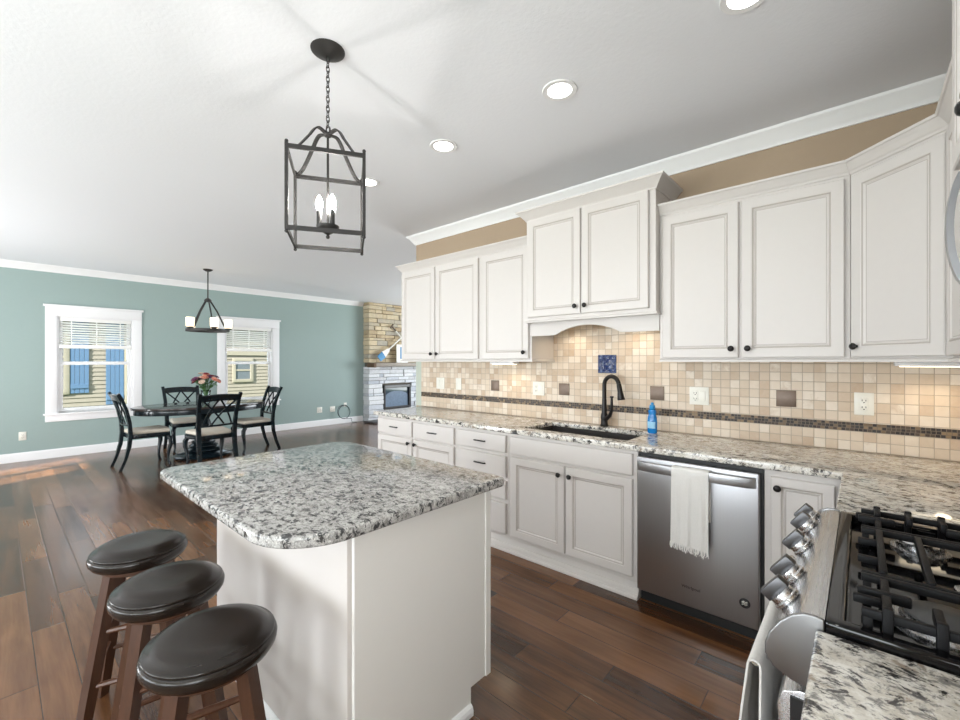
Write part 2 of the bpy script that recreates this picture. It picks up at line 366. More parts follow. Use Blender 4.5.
    def grid(s, P, mi=0, thick=0.0):
        t = bmesh.new(); V = [[t.verts.new(p) for p in row] for row in P]
        for i in range(len(P) - 1):
            for j in range(len(P[0]) - 1): t.faces.new((V[i][j], V[i + 1][j], V[i + 1][j + 1], V[i][j + 1]))
        bmesh.ops.recalc_face_normals(t, faces=t.faces)
        if thick: bmesh.ops.solidify(t, geom=t.faces[:], thickness=thick)
        return s._merge(t, mi)
    def xf(s, M): bmesh.ops.transform(s.b, matrix=M, verts=s.b.verts); return s
OFF = {}
def link_props(o, label=None, cat=None, group=None, kind=None):
    if label: o['label'] = label
    if cat: o['category'] = cat
    if group: o['group'] = group
    if kind: o['kind'] = kind
    return o
def thing(name, label, cat, loc=(0, 0, 0), group=None):
    o = bpy.data.objects.new(name, None); COL.objects.link(o); o.location = loc; o.empty_display_size = .1
    OFF[o.name] = Vector(loc); return link_props(o, label, cat, group)
def part(name, b, mats, parent=None, label=None, smooth=40):
    me = bpy.data.meshes.new(name)
    off = OFF[parent.name] if parent is not None else Vector((0, 0, 0))
    if off.length: bmesh.ops.translate(b.b, vec=-off, verts=b.b.verts)
    b.b.to_mesh(me); b.b.free()
    for m in (mats if isinstance(mats, (list, tuple)) else [mats]): me.materials.append(MT[m])
    if smooth:
        me.polygons.foreach_set('use_smooth', [True] * len(me.polygons)); me.set_sharp_from_angle(angle=R_(smooth))
    o = bpy.data.objects.new(name, me); COL.objects.link(o)
    if parent is not None: o.parent = parent; OFF[o.name] = off
    if label: o['label'] = label
    return o
def rooted(o, loc):
    # give a one-mesh thing an origin at its base
    me = o.data; me.transform(Matrix.Translation(-Vector(loc))); o.location = loc; return o
def single(name, b, mats, label, cat, loc=None, group=None, smooth=40):
    o = part(name, b, mats, None, None, smooth); link_props(o, label, cat, group)
    if loc is not None: rooted(o, loc)
    OFF[o.name] = Vector(loc or (0, 0, 0)); return o
def struct(name, b, mats, smooth=40):
    o = part(name, b, mats, None, None, smooth); o['kind'] = 'structure'; OFF[o.name] = Vector((0, 0, 0)); return o
def dup(o, loc, rz=0.0, label=None):
    r = o.copy(); COL.objects.link(r); r.location = loc; r.rotation_euler = (0, 0, rz)
    if label: r['label'] = label
    for ch in o.children:
        c = ch.copy(); COL.objects.link(c); c.parent = r
        for g in ch.children:
            d = g.copy(); COL.objects.link(d); d.parent = c
    return r
def text_mesh(txt, size, ext=.0006):
    cu = bpy.data.curves.new('txt', 'FONT'); cu.body = txt; cu.size = size; cu.extrude = ext; cu.align_x = 'CENTER'; cu.align_y = 'CENTER'
    o = bpy.data.objects.new('txt', cu); COL.objects.link(o); dg = bpy.context.evaluated_depsgraph_get()
    me = bpy.data.meshes.new_from_object(o.evaluated_get(dg)); bpy.data.objects.remove(o); b = B(); b.b.from_mesh(me); return b
def look(d, up=(0, 0, 1)):
    return Vector(d).to_track_quat('Z', 'Y').to_matrix().to_4x4()

# ================================================================== SETTING
struct('floor', B().box(DX - .1, RX + .1, SY - .1, NY + .1, -.05, 0), 'floor')
struct('ceiling', B().box(DX - .1, RX + .1, SY - .1, NY + .1, H, H + .1), 'ceil')
W1 = (.60, 1.471, .64, 2.055); W2 = (2.795, 3.66, .64, 2.055)
def inw(y, z, w): return w[0] < y < w[1] and w[2] < z < w[3]
struct('wall_dining', B().cells([SY, W1[0], W1[1], W2[0], W2[1], NY], [0, .64, 2.055, H], lambda y, z: not (inw(y, z, W1) or inw(y, z, W2)), DX - .14, DX, 'x'), 'teal', 0)
struct('wall_kitchen', B().box(-3.69, RX, WY, WY + .12, 0, H), 'tan', 0)
struct('wall_right', B().cells([SY, -2.3, -.7, NY], [0, .7, 2.2, H], lambda y, z: not (-2.3 < y < -.7 and .7 < z < 2.2), RX, RX + .12, 'x'), 'tan', 0)  # opening added for the side light on the island
OPEN = [(-7.0, -6.0, 0.08, 2.12), (-4.4, -2.0, .55, 2.15), (-1.6, .2, .55, 2.15)]  # last two openings added behind the camera for fill light
struct('wall_south', B().cells([DX, -7.0, -6.0, -4.4, -2.0, -1.6, .2, RX], [0, .08, .55, 2.12, 2.15, H],
       lambda x, z: not any(a < x < b and c < z < d for a, b, c, d in OPEN), SY - .14, SY, 'y'), 'tan', 0)
struct('trim_3', B().box(-6.56, -6.44, SY - .10, SY - .04, .08, 2.12), 'white', 0)
struct('ceiling_porch', B().box(-4.3, 3.0, -7.4, SY - .141, 2.5, 2.62), 'white', 0)  # unseen slab added to keep sun out of the kitchen openings
struct('ceiling_eave', B().box(RX + .121, 4.6, -7.4, 3.0, 2.63, 2.75), 'white', 0)  # added overhead slab, blocks sun at the right wall opening
struct('wall_north', B().cells([DX, -6.8, -3.6, RX], [0, .35, 2.25, H], lambda x, z: not (-6.8 < x < -3.6 and .35 < z < 2.25), NY, NY + .14, 'y'), 'teal', 0)
CR = lambda z: [(0, z - .095), (.012, z - .095), (.016, z - .080), (.030, z - .066), (.050, z - .034), (.068, z - .018), (.074, z - .012), (.078, z), (0, z)]
struct('trim_1', B().sweep([(-2.2, WY + .12), (-3.69, WY + .12), (-3.69, WY), (RX - .001, WY)], CR(H)), 'white')
struct('trim_2', B().sweep([(DX, 5.715), (DX, SY)][::-1], CR(H)), 'white')
BB = lambda h: [(0, 0), (.016, 0), (.016, h - .03), (.012, h - .012), (.006, h), (0, h)]
struct('baseboard_dining', B().sweep([(DX, SY), (DX, 5.715)], BB(.125)), 'white')
# windows in the dining wall
def window(n, y0, y1):
    c = W1 if n == 1 else W2
    b = B(); o0, o1 = y0, y1
    b.box(DX, DX + .022, o0, c[0] + .0, .64, 2.055, .003).box(DX, DX + .022, c[1], o1, .64, 2.055, .003)
    b.box(DX, DX + .026, o0, o1, 2.055, 2.185, .003).box(DX, DX + .045, o0 - .02, o1 + .02, 2.185, 2.215, .004)
    b.box(DX - .05, DX + .06, o0 - .02, o1 + .02, .615, .64, .004).box(DX, DX + .022, o0, o1, .52, .615, .003)
    w = struct('window_%d' % n, b, 'white')
    j = B(); j.box(DX - .14, DX, c[0], c[0] + .02, .64, 2.055).box(DX - .14, DX, c[1] - .02, c[1], .64, 2.055).box(DX - .14, DX, c[0] + .02, c[1] - .02, 2.035, 2.055).box(DX - .14, DX - .051, c[0] + .02, c[1] - .02, .64, .66)
    part('window_jamb', j, 'white', w)
    xi = DX - .075; a0, a1 = c[0] + .02, c[1] - .02
    def sash(z0, z1, x, nm):
        f = B(); s_ = .045
        f.cells([a0, a0 + s_, a1 - s_, a1], [z0, z0 + s_, z1 - s_, z1], lambda y, z: not (a0 + s_ < y < a1 - s_ and z0 + s_ < z < z1 - s_), x - .02, x + .02, 'x', .004)
        q = part(nm, f, 'white', w)
        part('pane', B().box(x - .003, x + .003, a0 + s_, a1 - s_, z0 + s_, z1 - s_), 'glass', q)
    sash(.66, 1.385, xi + .022, 'lower_sash'); sash(1.345, 2.035, xi - .022, 'upper_sash')
    return w
window(1, .477, 1.58); window(2, 2.673, 3.783)
def blind(n, c, label):
    t = thing('window_blind', label, 'blind', (DX - .02, (c[0] + c[1]) / 2, 1.59), None)
    a0, a1 = c[0] + .025, c[1] - .025; x = DX - .022
    part('headrail', B().box(x - .025, x + .02, a0, a1, 1.985, 2.034, .003), 'blind', t)
    s = B(); N = 9
    for i in range(N):
        z = 1.955 - i * .036
        s.box(-.024, .024, a0 + .004, a1 - .004, -.0012, .0012, M=Matrix.Translation((x, 0, z)) @ Matrix.Rotation(R_(-25), 4, 'Y'))
    for y in (a0 + .13, (a0 + a1) / 2, a1 - .13): s.box(x - .026, x - .0245, y - .004, y + .004, 1.62, 1.985).box(x + .0245, x + .026, y - .004, y + .004, 1.62, 1.985)
    part('slats', s, 'blind', t)
    part('bottom_rail', B().box(x - .03, x + .03, a0 - .003, a1 + .003, 1.585, 1.64, .004), 'blind', t)
blind(1, W1, 'white blind pulled halfway up in the window with blue shutters outside')
blind(2, W2, 'white blind pulled halfway up in the window behind the chandelier')

# backsplash
bs = struct('wall_backsplash', B().box(-3.592, RX, WY - .010, WY - .0005, .906, 1.92).box(RX - .0095, RX - .0005, -.4, WY - .010, .906, 1.44), 'tile', 0)
part('mosaic_band', B().box(-3.59, RX - .0101, WY - .0125, WY - .0102, 1.0135, 1.060), 'mosaic', bs, 'brown and black mosaic band')
part('wall_end_strip', B().box(-3.6895, -3.593, WY - .0025, WY - .0004, .906, 1.389), 'strip', bs, 'grey green painted strip at the wall end')
for x, z in ((-2.546, 1.167), (-1.815, 1.163), (-1.072, 1.168), (-.330, 1.172)):
    part('accent_tile', B().box(x - .048, x + .048, WY - .0145, WY - .0102, z - .048, z + .048, .0015), 'brownplate', bs, 'bronze metal accent tile')
blue = B(); P = []
for i in range(13):
    P.append([(-1.516 + .145 * i / 12, WY - .016 - .010 * math.exp(-((i - 6) ** 2 + (j - 6) ** 2) / 14) - .003 * math.sin(i * 1.3) * math.cos(j * 1.1), 1.302 + .138 * j / 12) for j in range(13)])
blue.grid(P).box(-1.516, -1.371, WY - .0155, WY - .0102, 1.302, 1.440, .001)
part('relief_tile', blue, 'bluetile', bs, 'square cobalt blue glazed relief tile')

def plate(name, label, cat, M, w, h, kind):
    t = thing(name, label, cat, M.translation)
    part('plate', B().box(-w / 2, w / 2, -.006, 0, -h / 2, h / 2, .002).xf(M), 'almond', t)
    n = max(1, round(w / .06)) if w > .08 else 1
    for i in range(n):
        x = (i - (n - 1) / 2) * .046
        k = kind[i % len(kind)]
        if k == 's': part('rocker', B().box(x - .016, x + .016, -.0095, -.006, -.032, .032, .0015).xf(M), 'almond', t)
        else:
            q = part('receptacle', B().box(x - .017, x + .017, -.0085, -.006, -.033, .033, .002).xf(M), 'almond', t)
            sl = B()
            for zc in (-.018, .018): sl.box(x - .009, x - .006, -.0092, -.0084, zc - .004, zc + .005).box(x + .006, x + .009, -.0092, -.0084, zc - .004, zc + .005).box(x - .003, x + .003, -.0092, -.0084, zc - .013, zc - .008)
            part('slots', sl.xf(M), 'outlethole', q)
    return t
KW = lambda x, z: Matrix.Translation((x, WY - .0103, z))
plate('switch_plate', 'double almond switch plate on tile nearest the left end of the backsplash', 'switch', KW(-3.285, 1.163), .118, .118, 'ss')
plate('switch_plate', 'single almond switch plate on tile, second from the left end of the backsplash', 'switch', KW(-3.02, 1.165), .075, .118, 's')
plate('outlet_plate', 'double almond outlet and switch plate on tile just left of the arched valance', 'outlet', KW(-2.063, 1.160), .118, .118, 'os')
plate('outlet_plate', 'double almond outlet and switch plate on tile above the dishwasher, right of the soap bottle', 'outlet', KW(-.800, 1.163), .118, .118, 'os')
plate('outlet_plate', 'almond duplex outlet on tile in the corner behind the stove', 'outlet', KW(.012, 1.163), .080, .120, 'o')
DW_ = lambda y, z: Matrix.Translation((DX + .0003, y, z)) @ Matrix.Rotation(R_(90), 4, 'Z')
plate('outlet_plate', 'white outlet plate low on the green wall left of the first window', 'outlet', DW_(.257, .352), .075, .118, 'o')
plate('outlet_plate', 'white outlet plate on the green wall, left one of two right of the dining set', 'outlet', DW_(4.645, .344), .118, .118, 'oo')
plate('outlet_plate', 'white outlet plate on the green wall, right one of two beside the cable', 'outlet', DW_(4.95, .340), .118, .118, 'os')
tv = thing('cable_coil', 'dark coiled coax cable hanging from a small white wall plate by the fireplace', 'cable', (DX, 5.26, .37))
part('wall_plate', B().box(DX + .0003, DX + .007, 5.225, 5.295, .37, .46, .002), 'almond', tv)
cb = B(); pts = [(DX + .01, 5.26, .41), (DX + .05, 5.26, .40)]
for i in range(26):
    a = R_(80 + i * 21); pts.append((DX + .06 + .05 * math.sin(i * .3), 5.2 + .17 * math.cos(a), .26 + .15 * math.sin(a)))
pts += [(DX + .06, 5.38, .1), (DX + .06, 5.40, .012), (DX + .1, 5.5, .008)]
part('cord', cb.tube(pts, .007, 6), 'cablegrey', tv)

# ================================================================== CABINETS
KNOB = [(0, 0), (.006, 0), (.006, .008), (.0075, .012), (.015, .018), (.0165, .023), (.013, .029), (.006, .032), (0, .0325)]
MB = lambda x, y, z: Matrix.Translation((x, y, z)) @ Matrix.Rotation(R_(90), 4, 'X')
def add_knob(door, x, z, y, M):
    part('knob', B().lathe(KNOB, (0, 0, 0), 16, 0, MB(x, y, z)).xf(M), 'black', door)
def add_pull(dr, x, z, y, M):
    pts = [(x - .05, y, z)] + [(x - .05 + .1 * k / 8, y - .012 - .014 * math.sin(math.pi * k / 8), z + .004 * math.sin(math.pi * k / 8)) for k in range(9)] + [(x + .05, y, z)]
    part('pull', B().tube(pts, 1.0, flat=(.0055, .004), up=(0, 0, 1)).xf(M), 'black', dr)
def add_door(t, x0, x1, z0, z1, y, knob=None, M=Matrix(), frame=.055):
    d = part('door', B().panel(x0, x1, z0, z1, y - .0006, .02, frame, M), ['cab', 'glaze'], t, smooth=0)
    if knob: add_knob(d, knob[0], knob[1], y - .0206, M)
    return d
def add_drawer(t, x0, x1, z0, z1, y, pull=True, M=Matrix()):
    d = part('drawer', B().panel(x0, x1, z0, z1, y - .0006, .02, .05, M, True), ['cab', 'glaze'], t, smooth=0)
    if pull: add_pull(d, (x0 + x1) / 2, (z0 + z1) / 2, y - .0206, M)
    return d
CP = lambda z0, z1, out: [(0, z0), (.006, z0), (.010, z0 + .010), (.016, z0 + .016), (out * .55, z0 + (z1 - z0) * .55), (out - .010, z1 - .012), (out - .004, z1 - .010), (out, z1), (0, z1)]
RAIL = lambda z: [(0, z), (.012, z), (.012, z + .010), (.006, z + .016), (0, z + .018)]
UF = WY - .33; UB = WY - .011
def upper(label, x0, x1, yf, z0, z1):
    t = thing('upper_cabinet', label, 'cabinet', ((x0 + x1) / 2, yf, z0), 'upper wall cabinets')
    part('body', B().box(x0, x1, yf, WY - .0105 if z0 < 1.9 else UB, z0, z1, .0015), 'cab', t, smooth=0); return t
I4 = Matrix()
ua = upper('white two-door wall cabinet at the far left end of the tiled wall', -3.52, -2.4405, UF, 1.388, 2.31)
add_door(ua, -3.505, -3.012, 1.412, 2.282, UF, (-3.045, 1.462)); add_door(ua, -2.998, -2.462, 1.412, 2.282, UF, (-2.965, 1.462))
part('crown_molding', B().sweep([(-3.5205, WY - .012), (-3.5205, UF - .0005), (-2.4405, UF - .0005)], CP(2.300, 2.362, .05)), 'cab', ua, smooth=0)
part('light_rail', B().sweep([(-3.5205, WY - .012), (-3.5205, UF - .0005), (-2.4405, UF - .0005)], RAIL(1.388)), 'cab', ua, smooth=0)
ub = upper('white single-door wall cabinet just left of the taller cabinet over the sink', -2.4395, -1.915, UF, 1.388, 2.31)
add_door(ub, -2.420, -1.935, 1.412, 2.282, UF, (-1.972, 1.462))
part('crown_molding', B().sweep([(-2.4395, UF - .0005), (-1.915, UF - .0005)], CP(2.300, 2.362, .05)), 'cab', ub, smooth=0)
part('light_rail', B().sweep([(-2.4395, UF - .0005), (-1.9145, UF - .0005), (-1.9145, WY - .012)], RAIL(1.388)), 'cab', ub, smooth=0)
CF = WY - .40
uc = thing('upper_cabinet', 'taller deeper white two-door wall cabinet with arched valance over the sink', 'cabinet', (-1.43, CF, 1.70), 'upper wall cabinets')
part('body', B().box(-1.913, -.945, CF, WY - .0105, 1.69, 2.47, .0015), 'cab', uc, smooth=0)
add_door(uc, -1.893, -1.452, 1.722, 2.452, CF, (-1.485, 1.775)); add_door(uc, -1.443, -.985, 1.722, 2.452, CF, (-1.410, 1.775))
part('crown_molding', B().sweep([(-1.9135, WY - .0795), (-1.9135, CF - .0005), (-.9445, CF - .0005), (-.9445, WY - .0795)], CP(2.455, 2.525, .065)), 'cab', uc, smooth=0)
part('light_rail', B().sweep([(-1.9135, WY - .335), (-1.9135, CF - .0005), (-.9445, CF - .0005), (-.9445, WY - .335)], RAIL(1.683)), 'cab', uc, smooth=0)
vp = [(-1.912, 1.689), (-1.912, 1.585), (-1.74, 1.585)]
for i in range(17):
    s_ = i / 16; x = -1.70 + .50 * s_; vp.append((x, 1.588 + .062 * math.sin(math.pi * s_) ** .8))
vp += [(-1.16, 1.585), (-.946, 1.585), (-.946, 1.689)]
part('valance', B().prism(vp, WY - .336, WY - .316, axis='y'), 'cab', uc, smooth=0)
ud = upper('white two-door wall cabinet above the dishwasher', -.9435, -.0385, UF, 1.388, 2.31)
add_door(ud, -.925, -.512, 1.412, 2.282, UF, (-.545, 1.462)); add_door(ud, -.498, -.060, 1.412, 2.282, UF, (-.465, 1.462))
part('crown_molding', B().sweep([(-.9435, UF - .0005), (-.0385, UF - .0005), (-.0375, UF - .0015)], CP(2.300, 2.362, .05)), 'cab', ud, smooth=0)
part('light_rail', B().sweep([(-.9435, UF - .0005), (-.0385, UF - .0005)], RAIL(1.388)), 'cab', ud, smooth=0)
# diagonal corner cabinet
DP0 = (-.037, UF); DP1 = (.267, UF - .304); ME = Matrix.Translation((DP0[0], DP0[1], 0)) @ Matrix.Rotation(R_(-45), 4, 'Z'); DL = .304 * math.sqrt(2)
ue = thing('upper_cabinet', 'white single-door diagonal corner wall cabinet', 'cabinet', (.2, WY - .3, 1.388), 'upper wall cabinets')
part('body', B().prism([DP0, DP1, (RX - .011, DP1[1]), (RX - .011, WY - .0105), (DP0[0], WY - .0105)], 1.388, 2.31), 'cab', ue, smooth=0)
add_door(ue, .020, DL - .012, 1.412, 2.282, 0, (.052, 1.462), ME)
part('crown_molding', B().sweep([(DP0[0] + .0005, DP0[1] - .0005), (DP1[0], DP1[1] - .0005)], CP(2.300, 2.362, .05)), 'cab', ue, smooth=0)
part('light_rail', B().sweep([(DP0[0] + .0005, DP0[1] - .0005), (DP1[0], DP1[1] - .0005)], RAIL(1.388)), 'cab', ue, smooth=0)
# right wall: local x runs towards -Y
MR = lambda x, y: Matrix.Translation((x, y, 0)) @ Matrix.Rotation(R_(-90), 4, 'Z')
YU = DP1[1]
uf_ = thing('upper_cabinet', 'narrow white wall cabinet between the corner cabinet and the microwave', 'cabinet', (.4, 2.1, 1.388), 'upper wall cabinets')
part('body', B().box(.267, RX - .011, 1.756, YU - .001, 1.388, 2.31, .0015), 'cab', uf_, smooth=0)
add_door(uf_, .02, YU - 1.756 - .02, 1.412, 2.282, 0, (.62, 1.462), MR(.267, YU))
part('crown_molding', B().sweep([(.2665, YU - .001), (.2665, 1.756)], CP(2.300, 2.362, .05)), 'cab', uf_, smooth=0)
part('light_rail', B().sweep([(.2665, YU - .001), (.2665, 1.756)], RAIL(1.388)), 'cab', uf_, smooth=0)
ug = thing('upper_cabinet', 'tall white cabinet above the microwave at the right edge', 'cabinet', (.4, 1.37, 1.90), 'upper wall cabinets')
part('body', B().box(.207, RX - .011, .994, 1.754, 1.900, 2.60, .0015), 'cab', ug, smooth=0)
add_door(ug, .012, .374, 1.912, 2.585, 0, (.350, 1.945), MR(.207, 1.754)); add_door(ug, .386, .748, 1.912, 2.585, 0, (.418, 1.945), MR(.207, 1.754))
part('crown_molding', B().sweep([(RX - .012, 1.7545), (.2065, 1.7545), (.2065, .9935), (RX - .012, .9935)], CP(2.59, 2.66, .06)), 'cab', ug, smooth=0)

# base cabinets
BF = WY - .61; ZB0, ZB1 = .10, .868
TOE = [(0, 0), (.045, 0), (.045, .012), (.040, .020), (.028, .024), (.026, .040), (.020, .052), (.012, .056), (0, .100)]
def base(label, x0, x1):
    t = thing('base_cabinet', label, 'cabinet', ((x0 + x1) / 2, BF, 0), 'base cabinets along the tiled wall')
    part('body', B().box(x0, x1, BF, WY - .002, ZB0, ZB1, .0012), 'cab', t, smooth=0)
    part('toe_kick', B().sweep([(x0, BF + .03), (x1, BF + .03)], TOE).box(x0, x1, BF + .03, BF + .10, 0, .0995), 'cab', t, smooth=0)
    return t
ba = base('white base cabinet with two drawers over two doors at the far left end', -3.53, -2.4555)
add_drawer(ba, -3.515, -3.005, .712, .848, BF); add_drawer(ba, -2.985, -2.475, .712, .848, BF)
add_door(ba, -3.515, -3.005, .13, .695, BF, (-3.04, .655)); add_door(ba, -2.985, -2.475, .13, .695, BF, (-2.95, .655))
bb = base('white base cabinet with a stack of four drawers left of the sink', -2.4545, -1.9205)
for z0, z1 in ((.722, .848), (.541, .695), (.381, .515), (.128, .350)): add_drawer(bb, -2.435, -1.940, z0, z1, BF)
bc = thing('base_cabinet', 'white sink cabinet with a plain false drawer over two doors', 'cabinet', (-1.45, BF, 0), 'base cabinets along the tiled wall')
bx = B().box(-1.9195, -.9735, BF, BF + .02, ZB0, ZB1, .0012).box(-1.9195, -1.9015, BF + .0201, WY - .002, ZB0, ZB1).box(-.9915, -.9735, BF + .0201, WY - .002, ZB0, ZB1)
part('body', bx.box(-1.9010, -.9920, BF + .0201, WY - .002, ZB0, ZB0 + .018).box(-1.9010, -.9920, WY - .02, WY - .002, ZB0 + .0181, ZB1), 'cab', bc, smooth=0)
part('toe_kick', B().sweep([(-1.9195, BF + .03), (-.9735, BF + .03)], TOE).box(-1.9195, -.9735, BF + .03, BF + .10, 0, .0995), 'cab', bc, smooth=0)
add_drawer(bc, -1.893, -1.000, .722, .848, BF, False)
add_door(bc, -1.893, -1.453, .13, .702, BF, (-1.488, .645)); add_door(bc, -1.443, -1.000, .13, .702, BF, (-1.408, .645))
bd = base('narrow white single-door base cabinet between the dishwasher and the stove', -.352, -.066)
add_door(bd, -.325, -.0862, .13, .838, BF, (-.296, .79), I4, .045)
def baseR(label, y0, y1):
    t = thing('base_cabinet', label, 'cabinet', (.3, (y0 + y1) / 2, 0), 'base cabinets along the stove wall')
    part('body', B().box(-.035, RX - .002, y0, y1, ZB0, ZB1, .0012), 'cab', t, smooth=0)
    add_door(t, .02, y1 - y0 - .02, .13, .838, 0, None, MR(-.035, y1))
    part('toe_kick', B().box(.02, .08, y0, y1, 0, .0995), 'cab', t, smooth=0)
    return t
baseR('white base cabinet under the granite in the corner behind the stove', 1.772, 2.46)
baseR('white base cabinet under the granite counter nearest the camera', .25, .985)

# dishwasher
dw = thing('dishwasher', 'stainless steel dishwasher with a white towel on its bar handle', 'dishwasher', (-.66, BF, 0))
part('tub', B().box(-.968, -.356, BF + .004, WY - .02, .10, .864), 'plasticblack', dw)
part('door', B().box(-.964, -.368, BF - .040, BF + .002, .085, .846, .006, 3), 'steel', dw)
part('toe_panel', B().box(-.966, -.358, BF + .03, BF + .06, .002, .098), 'plasticblack', dw)
hb = B()
yb = BF - .0405
hb.prism([(-.952, yb), (-.952, yb - .022), (-.925, yb - .038), (-.80, yb - .046), (-.67, yb - .049), (-.54, yb - .046), (-.405, yb - .038), (-.380, yb - .022), (-.380, yb),
          (-.398, yb), (-.398, yb - .014), (-.42, yb - .022), (-.67, yb - .030), (-.91, yb - .022), (-.934, yb - .014), (-.934, yb)], .776, .826, .003)
part('bar_handle', hb, 'steel', dw)
part('nameplate', text_mesh('Whirlpool', .022).xf(Matrix.Translation((-.675, BF - .0408, .188)) @ Matrix.Rotation(R_(90), 4, 'X')), 'chromelogo', dw, smooth=0)
em = B().lathe([(0, 0), (.024, 0), (.024, .0012), (.021, .0016), (0, .0016)], seg=28, M=MB(-.428, BF - .0402, .200))
eb = part('sticker', em, 'chromelogo', dw, 'round dark emblem sticker')
sw_ = B()
for dz in (-.007, .0, .007): sw_.tube([(-.440, BF - .0422, .198 + dz), (-.433, BF - .0422, .203 + dz), (-.425, BF - .0422, .198 + dz), (-.417, BF - .0422, .203 + dz)], .0016, 6)
part('emblem_mark', sw_, 'almond', eb)
# towel over the dishwasher handle
tw = thing('dish_towel', 'white fringed towel hanging over the dishwasher handle', 'towel', (-.665, BF - .07, .41))
P = []; xt0, xt1 = -.758, -.578
for i in range(31):
    x = xt0 + (xt1 - xt0) * i / 30; row = []; fold = .004 * math.sin(i * .55) + .003 * math.sin(i * 1.3 + 1)
    yf_ = BF - .0405 - .0515; yb_ = BF - .0405 - .026
    prof = []
    for k in range(9): prof.append((BF - .046 , .56 + (.77 - .56) * k / 8))
    for k in range(7):
        a = math.pi * k / 6; prof.append(((yf_ + BF - .046) / 2 + math.cos(a) * (BF - .046 - yf_) / 2, .828 + .004 * math.sin(a)))
    for k in range(1, 21): prof.append((yf_ - .002 - .010 * (k / 20) + .0 , .826 - (.826 - .435) * k / 20))
    for q, (yy, zz) in enumerate(prof):
        w = max(0, (q - 15) / 21); row.append((x + .006 * w * math.sin(i * .3), yy - max(0, fold) * w * 1.5, zz - .010 * w * (i / 30)))
    P.append(row)
part('cloth', B().grid(P, thick=.002), 'cloth', tw, smooth=80)
fr = B()
for i in range(34):
    x = xt0 + (xt1 - xt0) * i / 33; y = BF - .107; z = .437 - .010 * i / 33
    fr.tube([(x, y, z), (x + random.uniform(-.005, .005), y - random.uniform(0, .006), z - .018), (x + random.uniform(-.010, .010), y - random.uniform(0, .01), z - random.uniform(.026, .040))], [.003, .0026, .0014], 5)
part('fringe', fr, 'cloth', tw)

# countertops
CT0, CT1 = .870, .906
SK = (-1.86, -1.075, 2.575, 2.975)
ct = B().cells([-3.575, SK[0], SK[1], -.062, RX - .012], [1.770, 2.458, SK[2], SK[3], WY - .0135],
     lambda x, y: (x > -.062 or y > 2.458) and not (SK[0] < x < SK[1] and SK[2] < y < SK[3]), CT0, CT1, 'z', .007, 3)
single('granite_countertop', ct, 'granite', 'long cream granite countertop along the tiled wall turning the corner to the stove', 'countertop', (-1.8, 2.7, CT0))
single('granite_countertop', B().cells([-.062, RX - .012], [.22, .988], lambda x, y: True, CT0, CT1, 'z', .007, 3), 'granite',
       'short cream granite countertop nearest the camera in front of the stove', 'countertop', (.25, .6, CT0))
# sink
sk = B(); a = .012
sk.cells([SK[0] - .02, SK[0] + a, SK[1] - a, SK[1] + .02], [SK[2] - .02, SK[2] + a, SK[3] - a, SK[3] + .02], lambda x, y: not (SK[0] + a < x < SK[1] - a and SK[2] + a < y < SK[3] - a), .66, .8685, 'z')
sk.box(SK[0] - .02, SK[1] + .02, SK[2] - .02, SK[3] + .02, .645, .661)
snk = thing('kitchen_sink', 'dark undermount sink set into the granite under the window valance', 'sink', (-1.47, 2.78, .645))
snk['label'] = 'dark undermount sink set into the granite below the faucet'
part('basin', sk, 'sinkm', snk)
part('drain', B().lathe([(0, 0), (.045, 0), (.045, .004), (.035, .005), (.03, .002), (0, .002)], (-1.47, 2.79, .661)), 'black', snk)
# faucet
fc = thing('kitchen_faucet', 'dark bronze gooseneck pull-down faucet behind the sink', 'faucet', (-1.44, 3.03, CT1))
part('body', B().lathe([(.030, 0), (.031, .008), (.026, .014), (.024, .05), (.027, .06), (.025, .085), (.020, .10), (.017, .16), (.0165, .20)], (-1.44, 3.03, CT1 + .0004), 20), 'black', fc)
sd = Vector((.96, -.28, 0)).normalized(); pts = [(-1.44, 3.03, CT1 + .19)]
for k in range(13):
    a = math.pi * k / 12 * .93; c = Vector((-1.44, 3.03, 1.195)) + sd * .068
    p = c - sd * .068 * math.cos(a); pts.append((p.x, p.y, 1.212 + .068 * math.sin(a)))
part('gooseneck', B().tube(pts, .0155, 14), 'black', fc)
e0 = Vector(pts[-1]); e1 = e0 + Vector((sd.x * .012, sd.y * .012, -.055)); e2 = e1 + Vector((sd.x * .010, sd.y * .010, -.055))
part('spray_head', B().tube([e0, e0.lerp(e1, .3), e1, e2, e2 + (e2 - e1) * .08], [.0155, .0175, .0185, .027, .025], 16), 'black', fc)
h0 = Vector((-1.44, 3.03, CT1 + .055)) + Vector((.02, -.014, 0))
part('handle', B().tube([h0, h0 + Vector((.045, -.03, .035)), h0 + Vector((.065, -.045, .075)), h0 + Vector((.066, -.046, .17))], [.017, .014, .011, .008], 12)
     .lathe([(.012, 0), (.014, .005), (.013, .012), (0, .013)], h0 + Vector((.066, -.046, .165)), 12), 'black', fc)
# soap bottle
sp = thing('soap_bottle', 'blue dish soap bottle on the counter right of the sink', 'bottle', (-1.055, 2.945, CT1))
part('bottle', B().lathe([(0, 0), (.026, 0), (.030, .006), (.031, .08), (.028, .11), (.022, .128), (.026, .14), (.024, .155), (.014, .162), (0, .163)], (-1.055, 2.945, CT1 + .0004), 20, M=Matrix.Diagonal((1.05, .72, 1, 1))), 'bluebottle', sp)
part('cap', B().lathe([(.016, 0), (.019, .004), (.018, .024), (.010, .030), (.009, .044), (0, .045)], (-1.055, 2.945, CT1 + .163), 16), 'bluecap', sp)
lb = []
for i in range(9):
    a = R_(-140 + 100 * i / 8); lb.append([(-1.055 + .0335 * math.cos(a), 2.945 + .0235 * math.sin(a), CT1 + z) for z in (.035, .05, .065, .08)])
part('label_patch', B().grid(lb), 'labelw', sp)
